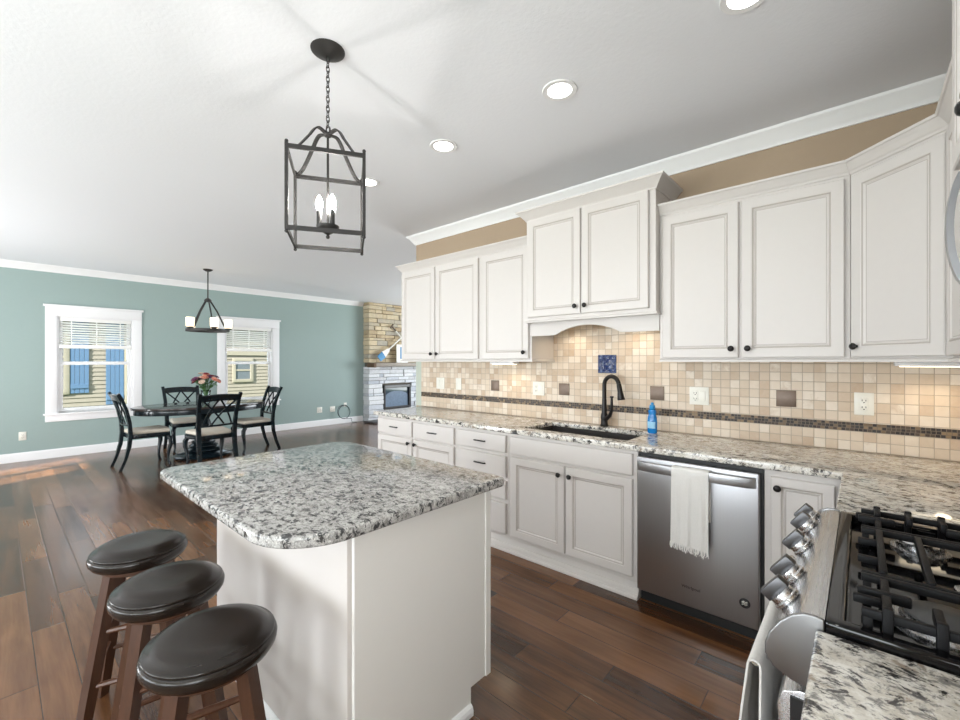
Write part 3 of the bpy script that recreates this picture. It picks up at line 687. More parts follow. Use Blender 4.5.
# under-cabinet light
ul = thing('undercabinet_light', 'slim lit light bar under the wall cabinet left of the sink', 'light', (-2.3, 2.9, 1.36))
part('housing', B().box(-2.42, -2.16, 2.86, 2.94, 1.368, 1.3875, .004), 'white', ul)
part('lens', B().box(-2.40, -2.18, 2.87, 2.93, 1.364, 1.3682), 'ucl', ul)
def spot(name, loc, power, color, ang=150, blend=.6, size=.03, d=(0, 0, -1)):
    l = bpy.data.lights.new(name, 'SPOT'); l.energy = power; l.color = color; l.spot_size = R_(ang); l.spot_blend = blend; l.shadow_soft_size = size
    o = bpy.data.objects.new(name, l); COL.objects.link(o); o.location = loc; o.rotation_euler = Vector(d).to_track_quat('-Z', 'Y').to_euler(); return o
WARM = (1.0, .80, .56)
spot('undercabinet_lamp', (-2.29, 2.93, 1.355), 1.5, WARM)
for x, lab in ((.27, 'slim lit light bar under the corner wall cabinet'),):
    u2 = thing('undercabinet_light', lab, 'light', (x, 2.9, 1.36))
    part('housing', B().box(x - .15, x + .15, 2.86, 2.94, 1.368, 1.3875, .004), 'white', u2); part('lens', B().box(x - .13, x + .13, 2.87, 2.93, 1.364, 1.3682), 'ucl', u2)
    spot('undercabinet_lamp', (x, 2.92, 1.355), 2.4, WARM)
pk = thing('puck_light', 'lit puck lights above the arched valance over the sink', 'light', (-1.44, 2.93, 1.66))
for x in (-1.70, -1.18):
    part('puck', B().lathe([(0, 0), (.035, 0), (.035, .02), (0, .02)], (x, 2.95, 1.668), 20), 'ucl', pk)
    spot('valance_lamp', (x, 2.96, 1.655), 1.8, WARM)

# ================================================================== ISLAND
isl = thing('kitchen_island', 'white and greige kitchen island base with a plain end panel', 'island', (-1.74, 1.04, 0))
part('body', B().box(-2.32, -1.171, .745, 1.30, .1, .8685).box(-2.32, -1.171, .745, 1.245, 0, .1), 'panelw', isl, smooth=0)
part('knee_wall', B().box(-2.33, -1.172, .712, .744, 0, .8685, .002), 'greige', isl, 'greige painted knee wall facing the stools', smooth=0)
part('end_panel', B().cells([.726, 1.25, 1.335], [0, .10, .868], lambda y, z: y < 1.25 or z > .10, -1.170, -1.155, 'x', .0015).box(-1.170, -1.150, 1.3355, 1.365, .10, .868, .001), 'panelw', isl, 'white end panel', smooth=0)
part('base_molding', B().sweep([(-2.331, .80), (-2.331, .711), (-1.1545, .711), (-1.1545, 1.247)][::1], BB(.085)[:2] + [(.016, .02), (.012, .032), (.004, .040), (0, .042)]), 'white', isl, smooth=0)
for x0, x1, k in ((-2.30, -1.75, -1.79), (-1.735, -1.185, -1.70)):
    add_door(isl, x0, x1, .13, .84, 0, (k, .79), Matrix.Translation((-3.485, 1.3005, 0)) @ Matrix.Rotation(R_(180), 4, 'Z'))
def rrect(x0, x1, y0, y1, rs, n=10):
    out = []
    for (cx, cy, r, a0) in ((x0, y0, rs[0], 180), (x1, y0, rs[1], 270), (x1, y1, rs[2], 0), (x0, y1, rs[3], 90)):
        sx = 1 if cx == x0 else -1; sy = 1 if cy == y0 else -1
        for k in range(n + 1):
            a = R_(a0 + 90 * k / n); out.append((cx + sx * r + r * math.cos(a), cy + sy * r + r * math.sin(a)))
    return out
single('island_countertop', B().prism(rrect(-2.385, -1.112, .482, 1.425, (.09, .21, .03, .10), 14), CT0, CT1, .009, seg=3), 'granite_i', 'grey speckled granite countertop with rounded corners on the island', 'countertop', (-1.74, .94, CT0))

# ================================================================== STOOLS
def make_stool(label):
    t = thing('bar_stool', label, 'stool', (0, 0, 0), 'counter stools at the island')
    SZ = .048
    part('seat_cushion', B().lathe([(r, z + SZ) for r, z in [(0, .545), (.130, .545), (.150, .552), (.159, .566), (.161, .580), (.158, .589), (.153, .5915), (.1555, .596), (.1525, .600), (.147, .600), (.138, .610), (.118, .619), (.085, .619), (.045, .616), (0, .615)]], seg=48), 'leather', t, smooth=80)
    part('seat_board', B().lathe([(r, z + SZ) for r, z in [(0, .528), (.122, .528), (.126, .532), (.126, .5445), (0, .5445)]], seg=32), 'stoolwood', t)
    legs = []
    for k in range(4):
        a = R_(45 + 90 * k); top = Vector((math.cos(a) * .105, math.sin(a) * .105, .5755)); bot = Vector((math.cos(a) * .212, math.sin(a) * .212, 0))
        legs.append((top, bot))
        part('leg', B().tube([top, top.lerp(bot, .5), bot], [1.0, 1.0, .9], flat=(.0185, .0185), up=(-math.sin(a), math.cos(a), 0)), 'stoolwood', t, smooth=0)
    for k in range(4):
        for z in ((.20 if k % 2 else .235), (.38 if k % 2 else .35)):
            p = [A.lerp(Bq, (A.z - z) / A.z) for A, Bq in (legs[k], legs[(k + 1) % 4])]
            part('rung', B().tube([p[0], p[0].lerp(p[1], .5), p[1]], [.009, .0115, .009], 8), 'rungwood', t)
    return t
st = make_stool('dark leather round bar stool nearest the camera at the island')
st.location = (-1.316, .390, 0); st.rotation_euler = (0, 0, R_(-14))
dup(st, (-1.743, .390, 0), R_(-8), 'middle dark leather round bar stool of the three at the island')
dup(st, (-2.181, .389, 0), R_(-19), 'farthest dark leather round bar stool of the three at the island')

# ================================================================== RANGE
rg = thing('gas_range', 'stainless steel gas range with black cooktop and five front knobs', 'stove', (.25, 1.375, 0))
RY0, RY1 = .992, 1.766
part('body', B().box(-.04, RX - .012, RY0, RY1, .06, .868, .002), 'rsteel', rg)
part('feet', B().box(.02, RX - .03, RY0 + .02, RY1 - .02, 0, .0595), 'plasticblack', rg)
# cooktop: rim with a sunk well
ck = B().cells([-.049, -.020, .53, RX - .012], [RY0, RY0 + .030, RY1 - .030, RY1], lambda x, y: not (-.020 < x < .53 and RY0 + .03 < y < RY1 - .03), .8685, .922, 'z', .005)
ck.box(-.045, .58, RY0 + .005, RY1 - .005, .869, .897)
part('cooktop', ck, 'enamel', rg)
FRP = [(-.0495, .8685), (-.0495, .9195), (-.060, .9215), (-.074, .921), (-.090, .913), (-.108, .895), (-.126, .868), (-.134, .845), (-.134, .826), (-.122, .808), (-.095, .795), (-.041, .788), (-.041, .8685)][::-1]
part('front_rail', B().prism(FRP, RY0 + .008, RY1 - .008, axis='y'), 'rsteel', rg, smooth=50)
ecap = [(-.0492, .8688), (-.0492, .923), (-.062, .925), (-.080, .924), (-.098, .914), (-.116, .896), (-.133, .868), (-.140, .845), (-.140, .824), (-.126, .803), (-.095, .790), (-.0412, .784), (-.0412, .8688)][::-1]
for y0, y1 in ((RY0, RY0 + .0079), (RY1 - .0079, RY1)): part('end_cap', B().prism(ecap, y0, y1, .003, axis='y', seg=3), 'capm', rg, smooth=50)
nv = Vector((-.80, 0, .60)).normalized(); tg = Vector((.60, 0, .80)).normalized()
for y in (1.105, 1.235, 1.440, 1.630, 1.722):
    bp = Vector((-.1115, y, .8875))
    Mk = Matrix(((0, tg.x, nv.x, bp.x), (1, 0, 0, bp.y), (0, tg.z, nv.z, bp.z), (0, 0, 0, 1)))
    kb = part('knob', B().lathe([(.026, .001), (.029, .004), (.029, .009), (.0255, .012), (.0250, .020), (.0235, .023), (0, .023)], seg=28).xf(Mk), 'rsteel', rg)
    grip = B().box(-.0115, .0115, -.027, .027, .021, .046, .003, 2)
    part('grip', grip.xf(Mk), 'gripm', kb)
# burners
def burner(x, y, r, ov=1.0):
    q = part('burner', B().lathe([(r * 1.25, 0), (r * 1.25, .004), (r * 1.0, .006), (r * .98, .016), (r * .6, .017), (0, .017)], (x, y, .8975), 28, M=Matrix.Diagonal((ov, 1, 1, 1))), 'rsteel', rg)
    part('burner_cap', B().lathe([(0, 0), (r * .86, 0), (r * .88, .004), (r * .80, .008), (0, .010)], (x, y, .9148), 28, M=Matrix.Diagonal((ov, 1, 1, 1))), 'capgrey' if r > .05 else 'chrome', q)
burner(.115, 1.60, .046); burner(.115, 1.160, .062); burner(.25, 1.375, .042, 1.9); burner(.405, 1.575, .036); burner(.405, 1.185, .046)
GZ0, GZ1 = .934, .950
def grate(y0, y1, inner):
    g = B(); w = .0065; xa, xb = .000, .505
    g.box(xa, xb, y0, y0 + 2 * w, GZ0, GZ1, .003).box(xa, xb, y1 - 2 * w, y1, GZ0, GZ1, .003)
    if inner == 0:
        for x in (.035, .105, .245, .385, .455): g.box(x - w, x + w, y0 + 2 * w, y1 - 2 * w, GZ0, GZ1 + .004, .003)
        for y in (y0 + .10, y1 - .10): g.box(-.006, .034, y - w, y + w, GZ0, GZ1, .003).box(.456, .50, y - w, y + w, GZ0, GZ1, .003)
    else:
        for x in (.035, .255, .475): g.box(x - w, x + w, y0 + 2 * w, y1 - 2 * w, GZ0, GZ1, .003)
        yo = y1 if inner > 0 else y0
        for x in (.035, .100, .165, .345, .410, .475):
            a, b_ = (yo - .066, yo + .004) if inner > 0 else (yo - .004, yo + .066)
            g.box(x - w, x + w, a, b_, GZ0 + .001, GZ1 + .008, .003)
            c = yo - .008 if inner > 0 else yo - .006
            g.box(x - w - .001, x + w + .001, c, c + .014, .898, GZ1 + .012, .003)
        yc = (y0 + y1) / 2
        for a, b_ in ((-.006, .070), (.165, .249), (.262, .36), (.45, .50)): g.box(a, b_, yc - w, yc + w, GZ0 + .001, GZ1 + .004, .003)
        for y in ((y0 + .06,) if inner < 0 else (y1 - .06,)): g.box(-.012, .029, y - w, y + w, GZ0, GZ1, .003)
    for x in (xa + .002, .26, xb - .016):
        for y in (y0, y1 - .014): g.box(x, x + .014, y, y + .014, .8975, GZ0 + .002, .002)
    part('grate', g, 'castiron', rg)
grate(1.028, 1.208, -1); grate(1.212, 1.540, 0); grate(1.544, 1.728, 1)
od = part('oven_door', B().prism([(-.0415, .205), (-.0415, .774), (-.085, .774), (-.112, .762), (-.121, .735), (-.112, .60), (-.106, .21), (-.10, .205)][::-1], RY0 + .006, RY1 - .006, .002, axis='y'), 'rsteel', rg, smooth=50)
part('oven_window', B().box(-.1135, -.1085, RY0 + .13, RY1 - .13, .34, .60, .002), 'enamel', od)
part('side_trim', B().box(-.100, -.0417, RY0 + .0005, RY0 + .0058, .21, .76), 'plasticblack', od)
hd = B().tube([(-.168, RY0 + .083, .752), (-.168, RY1 - .05, .752)], .010, 14)
for y in (RY0 + .13, RY1 - .07): hd.tube([(-.115, y, .745), (-.168, y, .752)], .010, 10)
part('oven_handle', hd, 'chrome', rg)
part('storage_drawer', B().box(-.104, -.0415, RY0 + .006, RY1 - .006, .07, .198, .006), 'rsteel', rg)
# towel on the oven handle
P = []
for i in range(25):
    y = 1.055 + .31 * i / 24; row = []; fo = .007 * math.sin(i * .8)
    pr = [(-.1545, .47 + (.745 - .47) * k / 8, 1 - k / 8.0, 0) for k in range(9)]
    pr += [(-.168 + .0135 * math.cos(math.pi * k / 6), .752 + .0135 * math.sin(math.pi * k / 6), 0, 0) for k in range(7)]
    pr += [(-.1815 - .020 * math.sin(k / 14 * 2.0), .75 - .42 * k / 14, k / 14, 1) for k in range(1, 15)]
    for x, z, w, front in pr: row.append((x - (fo + .007) * w if front else x + .002 * w * math.sin(i * .8), y + .04 * w * (i / 24 - .5), z))
    P.append(row)
single('hand_towel', B().grid(P, thick=.004), 'greycloth', 'grey white towel draped over the oven door handle', 'towel', (-.168, 1.22, .33), smooth=80)

# microwave
mw = thing('microwave', 'stainless over-the-range microwave with a bowed handle at the right edge', 'microwave', (.38, 1.37, 1.432))
part('body', B().box(.222, RX - .011, .996, 1.752, 1.44, 1.896, .004), 'rsteel', mw)
part('door', B().box(.202, .2215, .998, 1.750, 1.452, 1.893, .005), 'rsteel', mw)
part('door_glass', B().box(.1995, .2019, 1.15, 1.600, 1.50, 1.85, .001), 'enamel', mw)
part('vent_grille', B().box(.215, .56, 1.0, 1.748, 1.424, 1.4395, .002), 'plasticblack', mw)
pts = [(.2015, 1.64, 1.885)] + [(.202 - .031 * math.sin(math.pi * k / 16) ** .6, 1.64, 1.885 - .30 * k / 16) for k in range(1, 16)] + [(.2015, 1.64, 1.585)]
part('handle', B().tube(pts, 1.0, flat=(.015, .007), up=(1, 0, 0)), 'capm', mw)

# ================================================================== PENDANT over the island
PX, PY = -1.770, .980
pn = thing('pendant_lantern', 'dark iron open cage lantern pendant over the island', 'pendant light', (PX, PY, H))
part('canopy', B().lathe([(0, -.028), (.018, -.028), (.030, -.022), (.060, -.012), (.072, -.004), (.073, 0), (0, 0)], (PX, PY, H - .0005), 32), 'iron', pn)
ch = B(); z = H - .028; i = 0
while z > 2.425:
    L_ = .026; pts = []
    for k in range(12):
        a = 2 * math.pi * k / 12; s_ = .0075 * math.cos(a); zz = (L_ / 2 + .003) * math.sin(a)
        pts.append((PX + (s_ if i % 2 else 0), PY + (0 if i % 2 else s_), z - L_ / 2 + zz))
    ch.tube(pts, .0021, 6, closed=True); z -= L_ - .004; i += 1
part('chain', ch, 'iron', pn)
Mp = Matrix.Translation((PX, PY, 0)) @ Matrix.Rotation(R_(58.6), 4, 'Z')
hw, zt, zb, bw = .150, 2.255, 1.928, .0065
cg = B()
for sx in (-1, 1):
    for sy in (-1, 1): cg.box(sx * hw - bw, sx * hw + bw, sy * hw - bw, sy * hw + bw, zb - .008, zt + .012)
for zz in (zt, zb):
    for s_ in (-1, 1):
        cg.box(-hw + bw, hw - bw, s_ * hw - .004, s_ * hw + .004, zz - .009, zz + .009); cg.box(s_ * hw - .004, s_ * hw + .004, -hw + bw, hw - bw, zz - .009, zz + .009)
part('cage', cg.xf(Mp), 'iron', pn, smooth=0)
fin = B()
for sx in (-1, 1):
    for sy in (-1, 1):
        fin.lathe([(.004, 0), (.008, .006), (.006, .012), (0, .015)], (sx * hw, sy * hw, zt + .012), 10); fin.lathe([(0, -.015), (.006, -.012), (.008, -.006), (.004, 0)], (sx * hw, sy * hw, zb - .008), 10)
part('finials', fin.xf(Mp), 'iron', pn)
for sx in (-1, 1):
    for sy in (-1, 1):
        pts = []
        for k in range(25):
            s_ = k / 24; q = hw * (1 - s_); m_ = min(1, max(0, (s_ - .10) / .68)); zz = zt + .006 + .128 * m_ * m_ * (3 - 2 * m_) + .016 * math.sin(math.pi * min(1, max(0, (s_ - .55) / .45)))
            pts.append((sx * q, sy * q, zz))
        part('scroll_arm', B().tube(pts, 1.0, flat=(.0085, .003), up=(0, 0, 1)).xf(Mp), 'iron', pn)
part('stem', B().tube([(PX, PY, 2.405), (PX, PY, 1.985)], .005, 10).tube([(PX + .02 * math.cos(a), PY, 2.41 + .02 * math.sin(a)) for a in [2 * math.pi * k / 14 for k in range(14)]], .003, 6, closed=True)
     .lathe([(0, -.012), (.014, -.008), (.018, 0), (.014, .008), (0, .012)], (PX, PY, 2.395), 16), 'iron', pn)
part('candle_cup', B().lathe([(0, -.052), (.006, -.05), (.009, -.042), (.005, -.034), (.018, -.026), (.040, -.012), (.048, 0), (.048, .006), (0, .006)], (PX, PY, 1.985), 24), 'iron', pn)
BULB = [(0, 0), (.008, 0), (.012, .010), (.0150, .024), (.0145, .036), (.010, .052), (.004, .064), (0, .068)]
for k in range(3):
    a = R_(1 + 120 * k); x, y = PX + .036 * math.cos(a), PY + .036 * math.sin(a)
    c = part('candle_sleeve', B().lathe([(.011, 0), (.011, .062), (.0095, .064), (0, .064)], (x, y, 1.991), 14), 'iron', pn)
    part('bulb', B().lathe(BULB, (x, y, 2.0552), 14), 'bulb', c, 'lit candle bulb')

# recessed downlights
def can_light(x, y, label):
    t = thing('ceiling_downlight', label, 'ceiling light', (x, y, H), 'recessed downlights over the kitchen')
    part('trim_ring', B().lathe([(.062, -.004), (.085, -.006), (.088, -.002), (.088, -.0004), (.062, -.0004)][::-1] + [], (x, y, H), 36), 'white', t)
    part('lens', B().lathe([(0, -.0045), (.061, -.0045), (.061, -.001), (0, -.001)], (x, y, H), 32), 'canlens', t)
    spot('downlight_lamp', (x, y, H - .012), 5.0, (1, .98, .94), 120, .8, .05)
can_light(-.325, 1.875, 'round recessed ceiling light cut by the top edge, nearest the camera')
can_light(-1.147, 1.905, 'round recessed ceiling light, second nearest the camera')
can_light(-2.000, 1.905, 'round recessed ceiling light to the right of the lantern chain')
can_light(-2.835, 1.905, 'round recessed ceiling light half hidden behind the lantern cage')

# ================================================================== DINING
TX, TY = -7.28, 2.05
tb = thing('dining_table', 'black oval pedestal dining table by the green wall', 'table', (TX, TY, 0))
def oval(rx, ry, n=48): return [(TX + rx * math.cos(2 * math.pi * k / n), TY + ry * math.sin(2 * math.pi * k / n)) for k in range(n)]
part('tabletop', B().prism(oval(.55, .85), .735, .765, .008, seg=3), 'tabletop', tb, smooth=50)
part('apron', B().prism(oval(.52, .82), .665, .7345, .004), 'dinwood', tb, smooth=50)
part('pedestal', B().lathe([(.16, .664), (.16, .64), (.10, .60), (.075, .55), (.095, .48), (.12, .40), (.11, .34), (.085, .28), (.09, .24), (.15, .225), (.155, .21), (.14, .195), (.18, .17), (.185, .155), (.17, .145), (.22, .12), (.23, .10), (.21, .09), (.10, .085)], (TX, TY, 0), 28), 'dinwood', tb)
part('pedestal_base', B().lathe([(.32, .0), (.36, .008), (.37, .03), (.34, .05), (.28, .062), (.26, .075), (.20, .0848), (0, .0848)], (TX, TY, 0), 36), 'dinwood', tb)
def make_chair(label):
    t = thing('dining_chair', label, 'chair', (0, 0, 0), 'dining chairs')
    pth = lambda s: [(s * .215, -.315, 0), (s * .213, -.262, .14), (s * .210, -.222, .30), (s * .210, -.208, .45), (s * .214, -.218, .60), (s * .222, -.250, .76), (s * .232, -.305, .92), (s * .238, -.338, .985)]
    for s in (-1, 1): part('back_leg', B().tube(pth(s), [.95, 1, 1.15, 1.2, 1.1, 1, .95, .9], flat=(.021, .017), up=(0, 1, 0)), 'dinwood', t, smooth=60)
    def pc(s):  # y at height on the back
        for (a, b) in zip(pth(1), pth(1)[1:]):
            if a[2] <= s <= b[2]: return a[1] + (b[1] - a[1]) * (s - a[2]) / (b[2] - a[2])
        return -.33
    rows = []
    for k in range(13):
        x = -.215 + .43 * k / 12; bow = -.022 * math.cos(math.pi * (k / 12 - .5)); up = .012 * math.cos(math.pi * (k / 12 - .5))
        rows.append([(x, pc(z) + bow, z + up) for z in (.885, .91, .94, .965)])
    part('top_rail', B().grid(rows, thick=.022), 'dinwood', t, smooth=60)
    part('lower_rail', B().tube([(-.200, pc(.57), .57), (0, pc(.57) - .012, .565), (.200, pc(.57), .57)], 1.0, flat=(.010, .020), up=(0, 1, 0)), 'dinwood', t, smooth=0)
    for xa, xb in ((-.195, .07), (.195, -.07), (-.015, -.165), (.015, .165)):
        pts = []
        for k in range(7):
            z = .895 - (.895 - .585) * k / 6; x = xa + (xb - xa) * k / 6 + (.018 if xb > xa else -.018) * math.sin(math.pi * k / 6)
            pts.append((x, pc(z) - .012 + (.004 if abs(xa) < .1 else -.004), z))
        part('lattice_slat', B().tube(pts, 1.0, flat=(.010, .006), up=(0, 1, 0)), 'dinwood', t, smooth=60)
    fr_ = [(-.185, -.20), (.185, -.20), (.235, .215), (.12, .235), (0, .24), (-.12, .235), (-.235, .215)]
    part('seat_frame', B().prism(fr_, .385, .440, .006), 'dinwood', t)
    cu = [(x * .985, y * .985 + .002) for x, y in fr_]
    part('seat_cushion', B().prism(cu, .4405, .492, .022, seg=4), 'cushion', t, smooth=80)
    for s in (-1, 1):
        part('front_leg', B().tube([(s * .205, .195, .384), (s * .222, .222, .345), (s * .222, .225, .28), (s * .205, .205, .18), (s * .198, .198, .08), (s * .208, .212, .02), (s * .212, .220, 0)], [.028, .030, .027, .020, .015, .016, .020], 12), 'dinwood', t, smooth=80)
    return t
c0 = make_chair('dark lattice-back dining chair at the left end of the table, seen side-on')
c0.location = (-7.22, 1.35, 0); c0.rotation_euler = (0, 0, R_(3))
dup(c0, (-6.44, 1.895, 0), R_(93), 'dark lattice-back dining chair on the near side of the table, its back to the camera')
dup(c0, (-7.98, 2.01, 0), R_(-90), 'dark lattice-back dining chair on the far side of the table by the green wall')
dup(c0, (-7.16, 2.70, 0), R_(180), 'dark lattice-back dining chair at the right end of the table')
# vase and flowers
VX, VY = -7.25, 2.07; VZ = .7655
vs = thing('flower_vase', 'clear glass vase on the dining table holding the flowers', 'vase', (VX, VY, VZ))
part('vessel', B().lathe([(0, 0), (.045, 0), (.05, .01), (.052, .08), (.058, .16), (.066, .20), (.063, .20), (.055, .16), (.049, .08), (.046, .014), (0, .012)], (VX, VY, VZ + .0004), 24), 'glass', vs, smooth=80)
fl = thing('flower_bouquet', 'bouquet of plum, peach and cream flowers in the glass vase', 'flowers', (VX, VY, VZ + .03))
stm = B(); lf = B(); heads = []
for k in range(40):
    a = random.uniform(0, 2 * math.pi); r = .17 * math.sqrt(random.random()); h_ = .34 + .13 * (1 - r / .17) + random.uniform(-.04, .03)
    p = Vector((VX + r * math.cos(a), VY + r * math.sin(a), VZ + h_)); b0 = Vector((VX + .02 * math.cos(a + 2), VY + .02 * math.sin(a + 2), VZ + .03)); mid = Vector((VX + .035 * math.cos(a), VY + .035 * math.sin(a), VZ + .2))
    stm.tube([b0, mid, mid.lerp(p, .5) + Vector((0, 0, .02)), p], .0028, 6); heads.append((p, (p - mid).normalized()))
    for q in range(3):
        c = mid.lerp(p, .25 + .25 * q); d = Vector((random.uniform(-1, 1), random.uniform(-1, 1), random.uniform(-.1, .7))).normalized() * .05; s_ = d.cross(Vector((0, 0, 1))).normalized() * .014
        lf.grid([[c, c, c], [c + d * .5 - s_, c + d * .5 + Vector((0, 0, .006)), c + d * .5 + s_], [c + d, c + d, c + d]][1:2] * 0 + [[c - s_ * .2, c + s_ * .2], [c + d * .5 - s_, c + d * .5 + s_], [c + d - s_ * .1, c + d + s_ * .1]], thick=.001)
part('stems', stm, 'leaf', fl); part('leaves', lf, 'leaf', fl)
pm = ['petal_plum', 'petal_plum', 'petal_red', 'petal_peach', 'petal_cream', 'petal_plum', 'petal_peach']
for k, (p, d) in enumerate(heads):
    bl = B(); Mh = Matrix.Translation(p) @ look(d); rr = random.uniform(.036, .052)
    for ring, (rad, tilt, cnt) in enumerate(((1.0, .35, 9), (.72, .8, 7), (.42, 1.4, 5))):
        for j in range(cnt):
            a = 2 * math.pi * j / cnt + ring * .4; e = rr * rad
            def pp(u_, v_): return Mh @ Vector((math.cos(a + v_ * .45) * e * u_, math.sin(a + v_ * .45) * e * u_, tilt * e * u_ * u_ * .8))
            bl.grid([[pp(u_, v_ * (1 if u_ < .9 else .6)) for v_ in (-.9, 0, .9)] for u_ in (.08, .55, 1.0)], thick=.0012)
    bl.lathe([(0, -.006), (rr * .3, 0), (rr * .26, rr * .35), (0, rr * .5)], seg=8, M=Mh)
    part('bloom', bl, pm[k % 7], fl)

# chandelier
CX, CY = -7.33, 2.12
cd_ = thing('chandelier', 'dark bronze five-light ring chandelier with glowing glass shades over the dining table', 'chandelier', (CX, CY, H))
part('canopy', B().lathe([(0, -.03), (.03, -.03), (.06, -.012), (.065, 0), (0, 0)], (CX, CY, H - .0005), 24), 'iron', cd_)
part('rod', B().tube([(CX, CY, H - .03), (CX, CY, 2.31)], .009, 10).lathe([(.014, 0), (.045, .01), (.048, .03), (.03, .05), (.012, .06)], (CX, CY, 2.28), 20), 'iron', cd_)
ring = B(); rp = [(CX + .265 * math.cos(2 * math.pi * k / 40), CY + .265 * math.sin(2 * math.pi * k / 40), 1.855) for k in range(40)]
part('ring', ring.tube(rp, 1.0, closed=True, flat=(.016, .018), up=(0, 0, 1)), 'iron', cd_)
for k in range(5):
    a = R_(73 + 72 * k); c, s_ = math.cos(a), math.sin(a)
    part('arm', B().tube([(CX + .03 * c, CY + .03 * s_, 2.30), (CX + .12 * c, CY + .12 * s_, 2.14), (CX + .21 * c, CY + .21 * s_, 1.93), (CX + .26 * c, CY + .26 * s_, 1.86)], 1.0, flat=(.011, .006), up=(-s_, c, 0)), 'iron', cd_, smooth=60)
    x, y = CX + .265 * c, CY + .265 * s_
    cp = part('shade_cup', B().lathe([(.018, -.02), (.022, -.008), (.045, .0), (.047, .012), (0, .012)], (x, y, 1.882), 18), 'iron', cd_)
    part('glass_shade', B().lathe([(.044, 0), (.052, .012), (.054, .13), (.050, .135), (.046, .128), (.044, .014)], (x, y, 1.8945), 24), 'shade_lit', cp, 'glowing frosted glass shade', smooth=60)

# ================================================================== FIREPLACE
FX = -8.50; FY0, FY1 = 5.735, 7.45
fp = thing('fireplace', 'stone chimney breast fireplace with mantel and firebox at the end of the green wall', 'fireplace', (FX, 6.55, 0))
FBX = (6.14, 6.96, .25, .82)
part('core', B().cells([FY0 + .04, FBX[0], FBX[1], FY1 - .04], [0, FBX[2], FBX[3], H - .001], lambda y, z: not (FBX[0] < y < FBX[1] and FBX[2] < z < FBX[3]), DX + .001, FX - .045, 'x'), 'mortar', fp, smooth=0)
def stones(z0, z1, avoid):
    b = B(); z = z0
    while z < z1 - .01:
        hh = min(random.choice((.06, .08, .10, .12)), z1 - z)
        if z1 - (z + hh) < .04: hh = z1 - z
        y = FY0 - random.uniform(0, .015)
        while y < FY1:
            w = random.choice((.14, .2, .28, .36, .44)) * random.uniform(.85, 1.15); y1 = min(y + w, FY1 + random.uniform(0, .015))
            if FY1 - y1 < .06: y1 = FY1 + .01
            segs = [(y, y1)]
            if avoid and z + hh > avoid[2] + .005 and z < avoid[3] - .005:
                segs = [(max(y, y) if y < avoid[0] else max(y, avoid[1]), min(y1, avoid[0]) if y < avoid[0] else y1)]
                if y < avoid[0] and y1 > avoid[1]: segs = [(y, avoid[0]), (avoid[1], y1)]
            for s0, s1 in segs:
                if s1 - s0 < .03: continue
                d = random.uniform(0, .035); jt = .004
                q = B(); bx = DX + .001 if (s0 < FY0 + .05 or s1 > FY1 - .05) else FX - .06
                b.box(bx, FX + d - .02, s0 + jt, s1 - jt, z + jt, z + hh - jt, .006, 1)
            y = y1
        z += hh
    return b
part('upper_stone', stones(1.362, H - .004, None), 'stone_up', fp, 'tan ledge stone above the mantel', smooth=0)
part('lower_stone', stones(.0, 1.268, FBX), 'stone_lo', fp, 'pale grey ledge stone below the mantel', smooth=0)
part('mantel', B().box(FX - .06, FX + .20, 5.79, 7.34, 1.27, 1.360, .008), 'mantelm', fp)
part('mantel_bracket', B().box(FX - .06, FX + .21, 5.72, 5.788, 1.255, 1.355, .006).box(FX - .06, FX + .21, 7.342, 7.40, 1.255, 1.355, .006), 'mantelend', fp)
fb = part('firebox', B().cells([FBX[0], FBX[0] + .05, FBX[1] - .05, FBX[1]], [FBX[2], FBX[2] + .05, FBX[3] - .07, FBX[3]], lambda y, z: not (FBX[0] + .05 < y < FBX[1] - .05 and FBX[2] + .05 < z < FBX[3] - .07), FX - .16, FX + .012, 'x', .004).box(FX - .23, FX - .20, FBX[0], FBX[1], FBX[2], FBX[3]), 'plasticblack', fp)
ar = [(FBX[0] + .06, FBX[2] + .05)] + [(6.55 - .33 * math.cos(math.pi * k / 14), FBX[2] + .30 + .12 * math.sin(math.pi * k / 14)) for k in range(15)] + [(FBX[1] - .06, FBX[2] + .05)]
part('firebox_glass', B().box(FX - .05, FX - .042, FBX[0] + .05, FBX[1] - .05, FBX[2] + .05, FBX[3] - .07), 'fireglass', fb)
part('arched_screen', B().prism(ar, FX - .0418, FX - .034, axis='x'), 'firelog', fb)
part('hearth', B().box(FX + .022, FX + .42, 5.58, 7.5, .0005, .035, .004), 'slate', fp, 'dark slate hearth slab')
# oars
def oar(label, foot, head, x, colors):
    A = Vector((x, foot[0], foot[1])); Bv = Vector((x, head[0], head[1])); d = (Bv - A).normalized(); sd_ = Vector((0, d.z, -d.y))
    t = thing('oar', label, 'oar', A)
    def blade(s0, s1, w0, w1):
        b = B(); P = []
        for k in range(7):
            s = s0 + (s1 - s0) * k / 6; w = w0 + (w1 - w0) * k / 6
            P.append([A + d * s + sd_ * (w * q) + Vector((.006 * (1 - abs(q)), 0, 0)) for q in (-1, -.5, 0, .5, 1)])
        return b.grid(P, thick=.012)
    part('blade_tip', blade(0, .17, .075, .085), colors[0], t); part('blade', blade(.17, .36, .085, .03), colors[1], t)
    part('shaft', B().tube([A + d * .33, Bv - d * .16], .017, 10), colors[1], t)
    part('grip', B().tube([Bv - d * .16, Bv - d * .02, Bv], [.019, .019, .022], 10).tube([Bv - sd_ * .06, Bv + sd_ * .06], .018, 8), colors[2], t)
oar('painted oar with a blue tip leaning on the mantel to the lower left', (5.93, 1.45), (6.86, 2.19), FX + .10, ['oarblue', 'oarwhite', 'oarbrown'])
oar('painted oar crossing behind, its dark grip at the upper left', (7.17, 1.45), (6.33, 2.24), FX + .06, ['oarblue', 'oarwhite', 'oarbrown'])
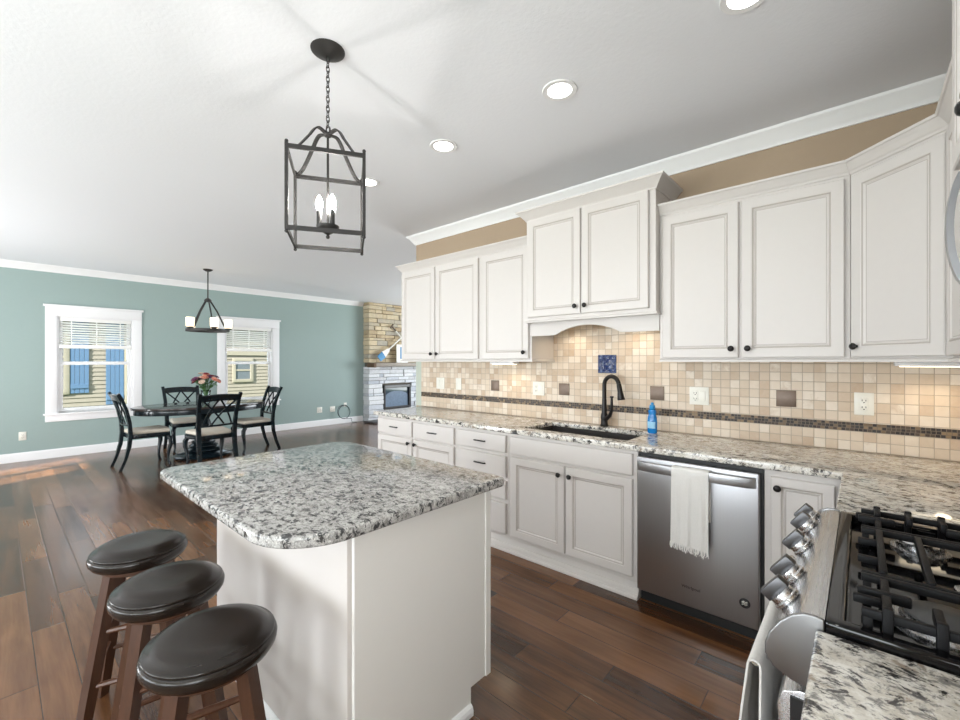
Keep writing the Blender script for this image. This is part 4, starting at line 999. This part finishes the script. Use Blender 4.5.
sg = thing('letter_sign', 'white board sign with a blue letter standing on the mantel', 'sign', (FX + .13, 6.58, 1.3605))
part('board', B().box(FX + .125, FX + .150, 6.41, 6.75, 1.3608, 1.80, .003), 'signw', sg)
part('letter', text_mesh('E', .42, .002).xf(Matrix.Translation((FX + .1525, 6.585, 1.58)) @ Matrix.Rotation(R_(90), 4, 'Z') @ Matrix.Rotation(R_(90), 4, 'X')), 'oarblue', sg, smooth=0)

# ================================================================== OUTSIDE
struct('ground_outside', B().box(-30, 12, -20, 25, -.45, -.35), 'grass')
NX = -13.5
nh = thing('neighbour_house', 'beige lap-sided neighbouring house with blue shutters seen through the windows', 'house', (NX, 3, -.35))
sp_ = [(NX - .15, -.349)]
z = -.349
while z < 2.55: sp_ += [(NX + .018, z), (NX, z + .1)]; z += .1
sp_ += [(NX - .15, z)]
part('siding', B().prism(sp_, -8, 12, axis='y'), 'siding', nh, smooth=0)
part('roof', B().prism([(NX + .4, 2.50), (NX + .4, 2.6), (NX - 4, 3.8), (NX - 4, 3.65)], -8.4, 12.4, axis='y'), 'roofsh', nh, smooth=0)
part('frieze_board', B().box(NX + .019, NX + .05, 3.6, 8, 1.57, 1.68), 'creamtrim', nh)
def nwin(y0, y1, z0, z1, tw_=.10):
    w = part('window_frame', B().cells([y0 - tw_, y0, y1, y1 + tw_], [z0 - tw_, z0, z1, z1 + tw_], lambda y, z: not (y0 < y < y1 and z0 < z < z1), NX + .019, NX + .05, 'x', .004).box(NX + .02, NX + .04, y0, y1, (z0 + z1) / 2 - .025, (z0 + z1) / 2 + .025), 'creamtrim', nh)
    part('pane', B().box(NX + .0185, NX + .026, y0, y1, z0, z1), 'extglass', w)
nwin(4.60, 4.99, .88, 1.40, .09); nwin(.30, 1.03, .74, 2.25); nwin(2.20, 2.95, .46, 2.3)
def shutter(y0, y1, z0, z1):
    b = B(); n = 4
    for k in range(n): b.box(NX + .020, NX + .040, y0 + (y1 - y0) * k / n + .003, y0 + (y1 - y0) * (k + 1) / n - .003, z0, z1, .003)
    for zz in (z0 + .16, (z1 - .22)): b.box(NX + .0405, NX + .058, y0 + .01, y1 - .01, zz - .05, zz + .05, .003)
    part('shutter', b, 'shutter', nh, 'blue board and batten shutter', smooth=0)
shutter(1.135, 1.46, .66, 2.32); shutter(1.755, 2.095, .36, 2.36)
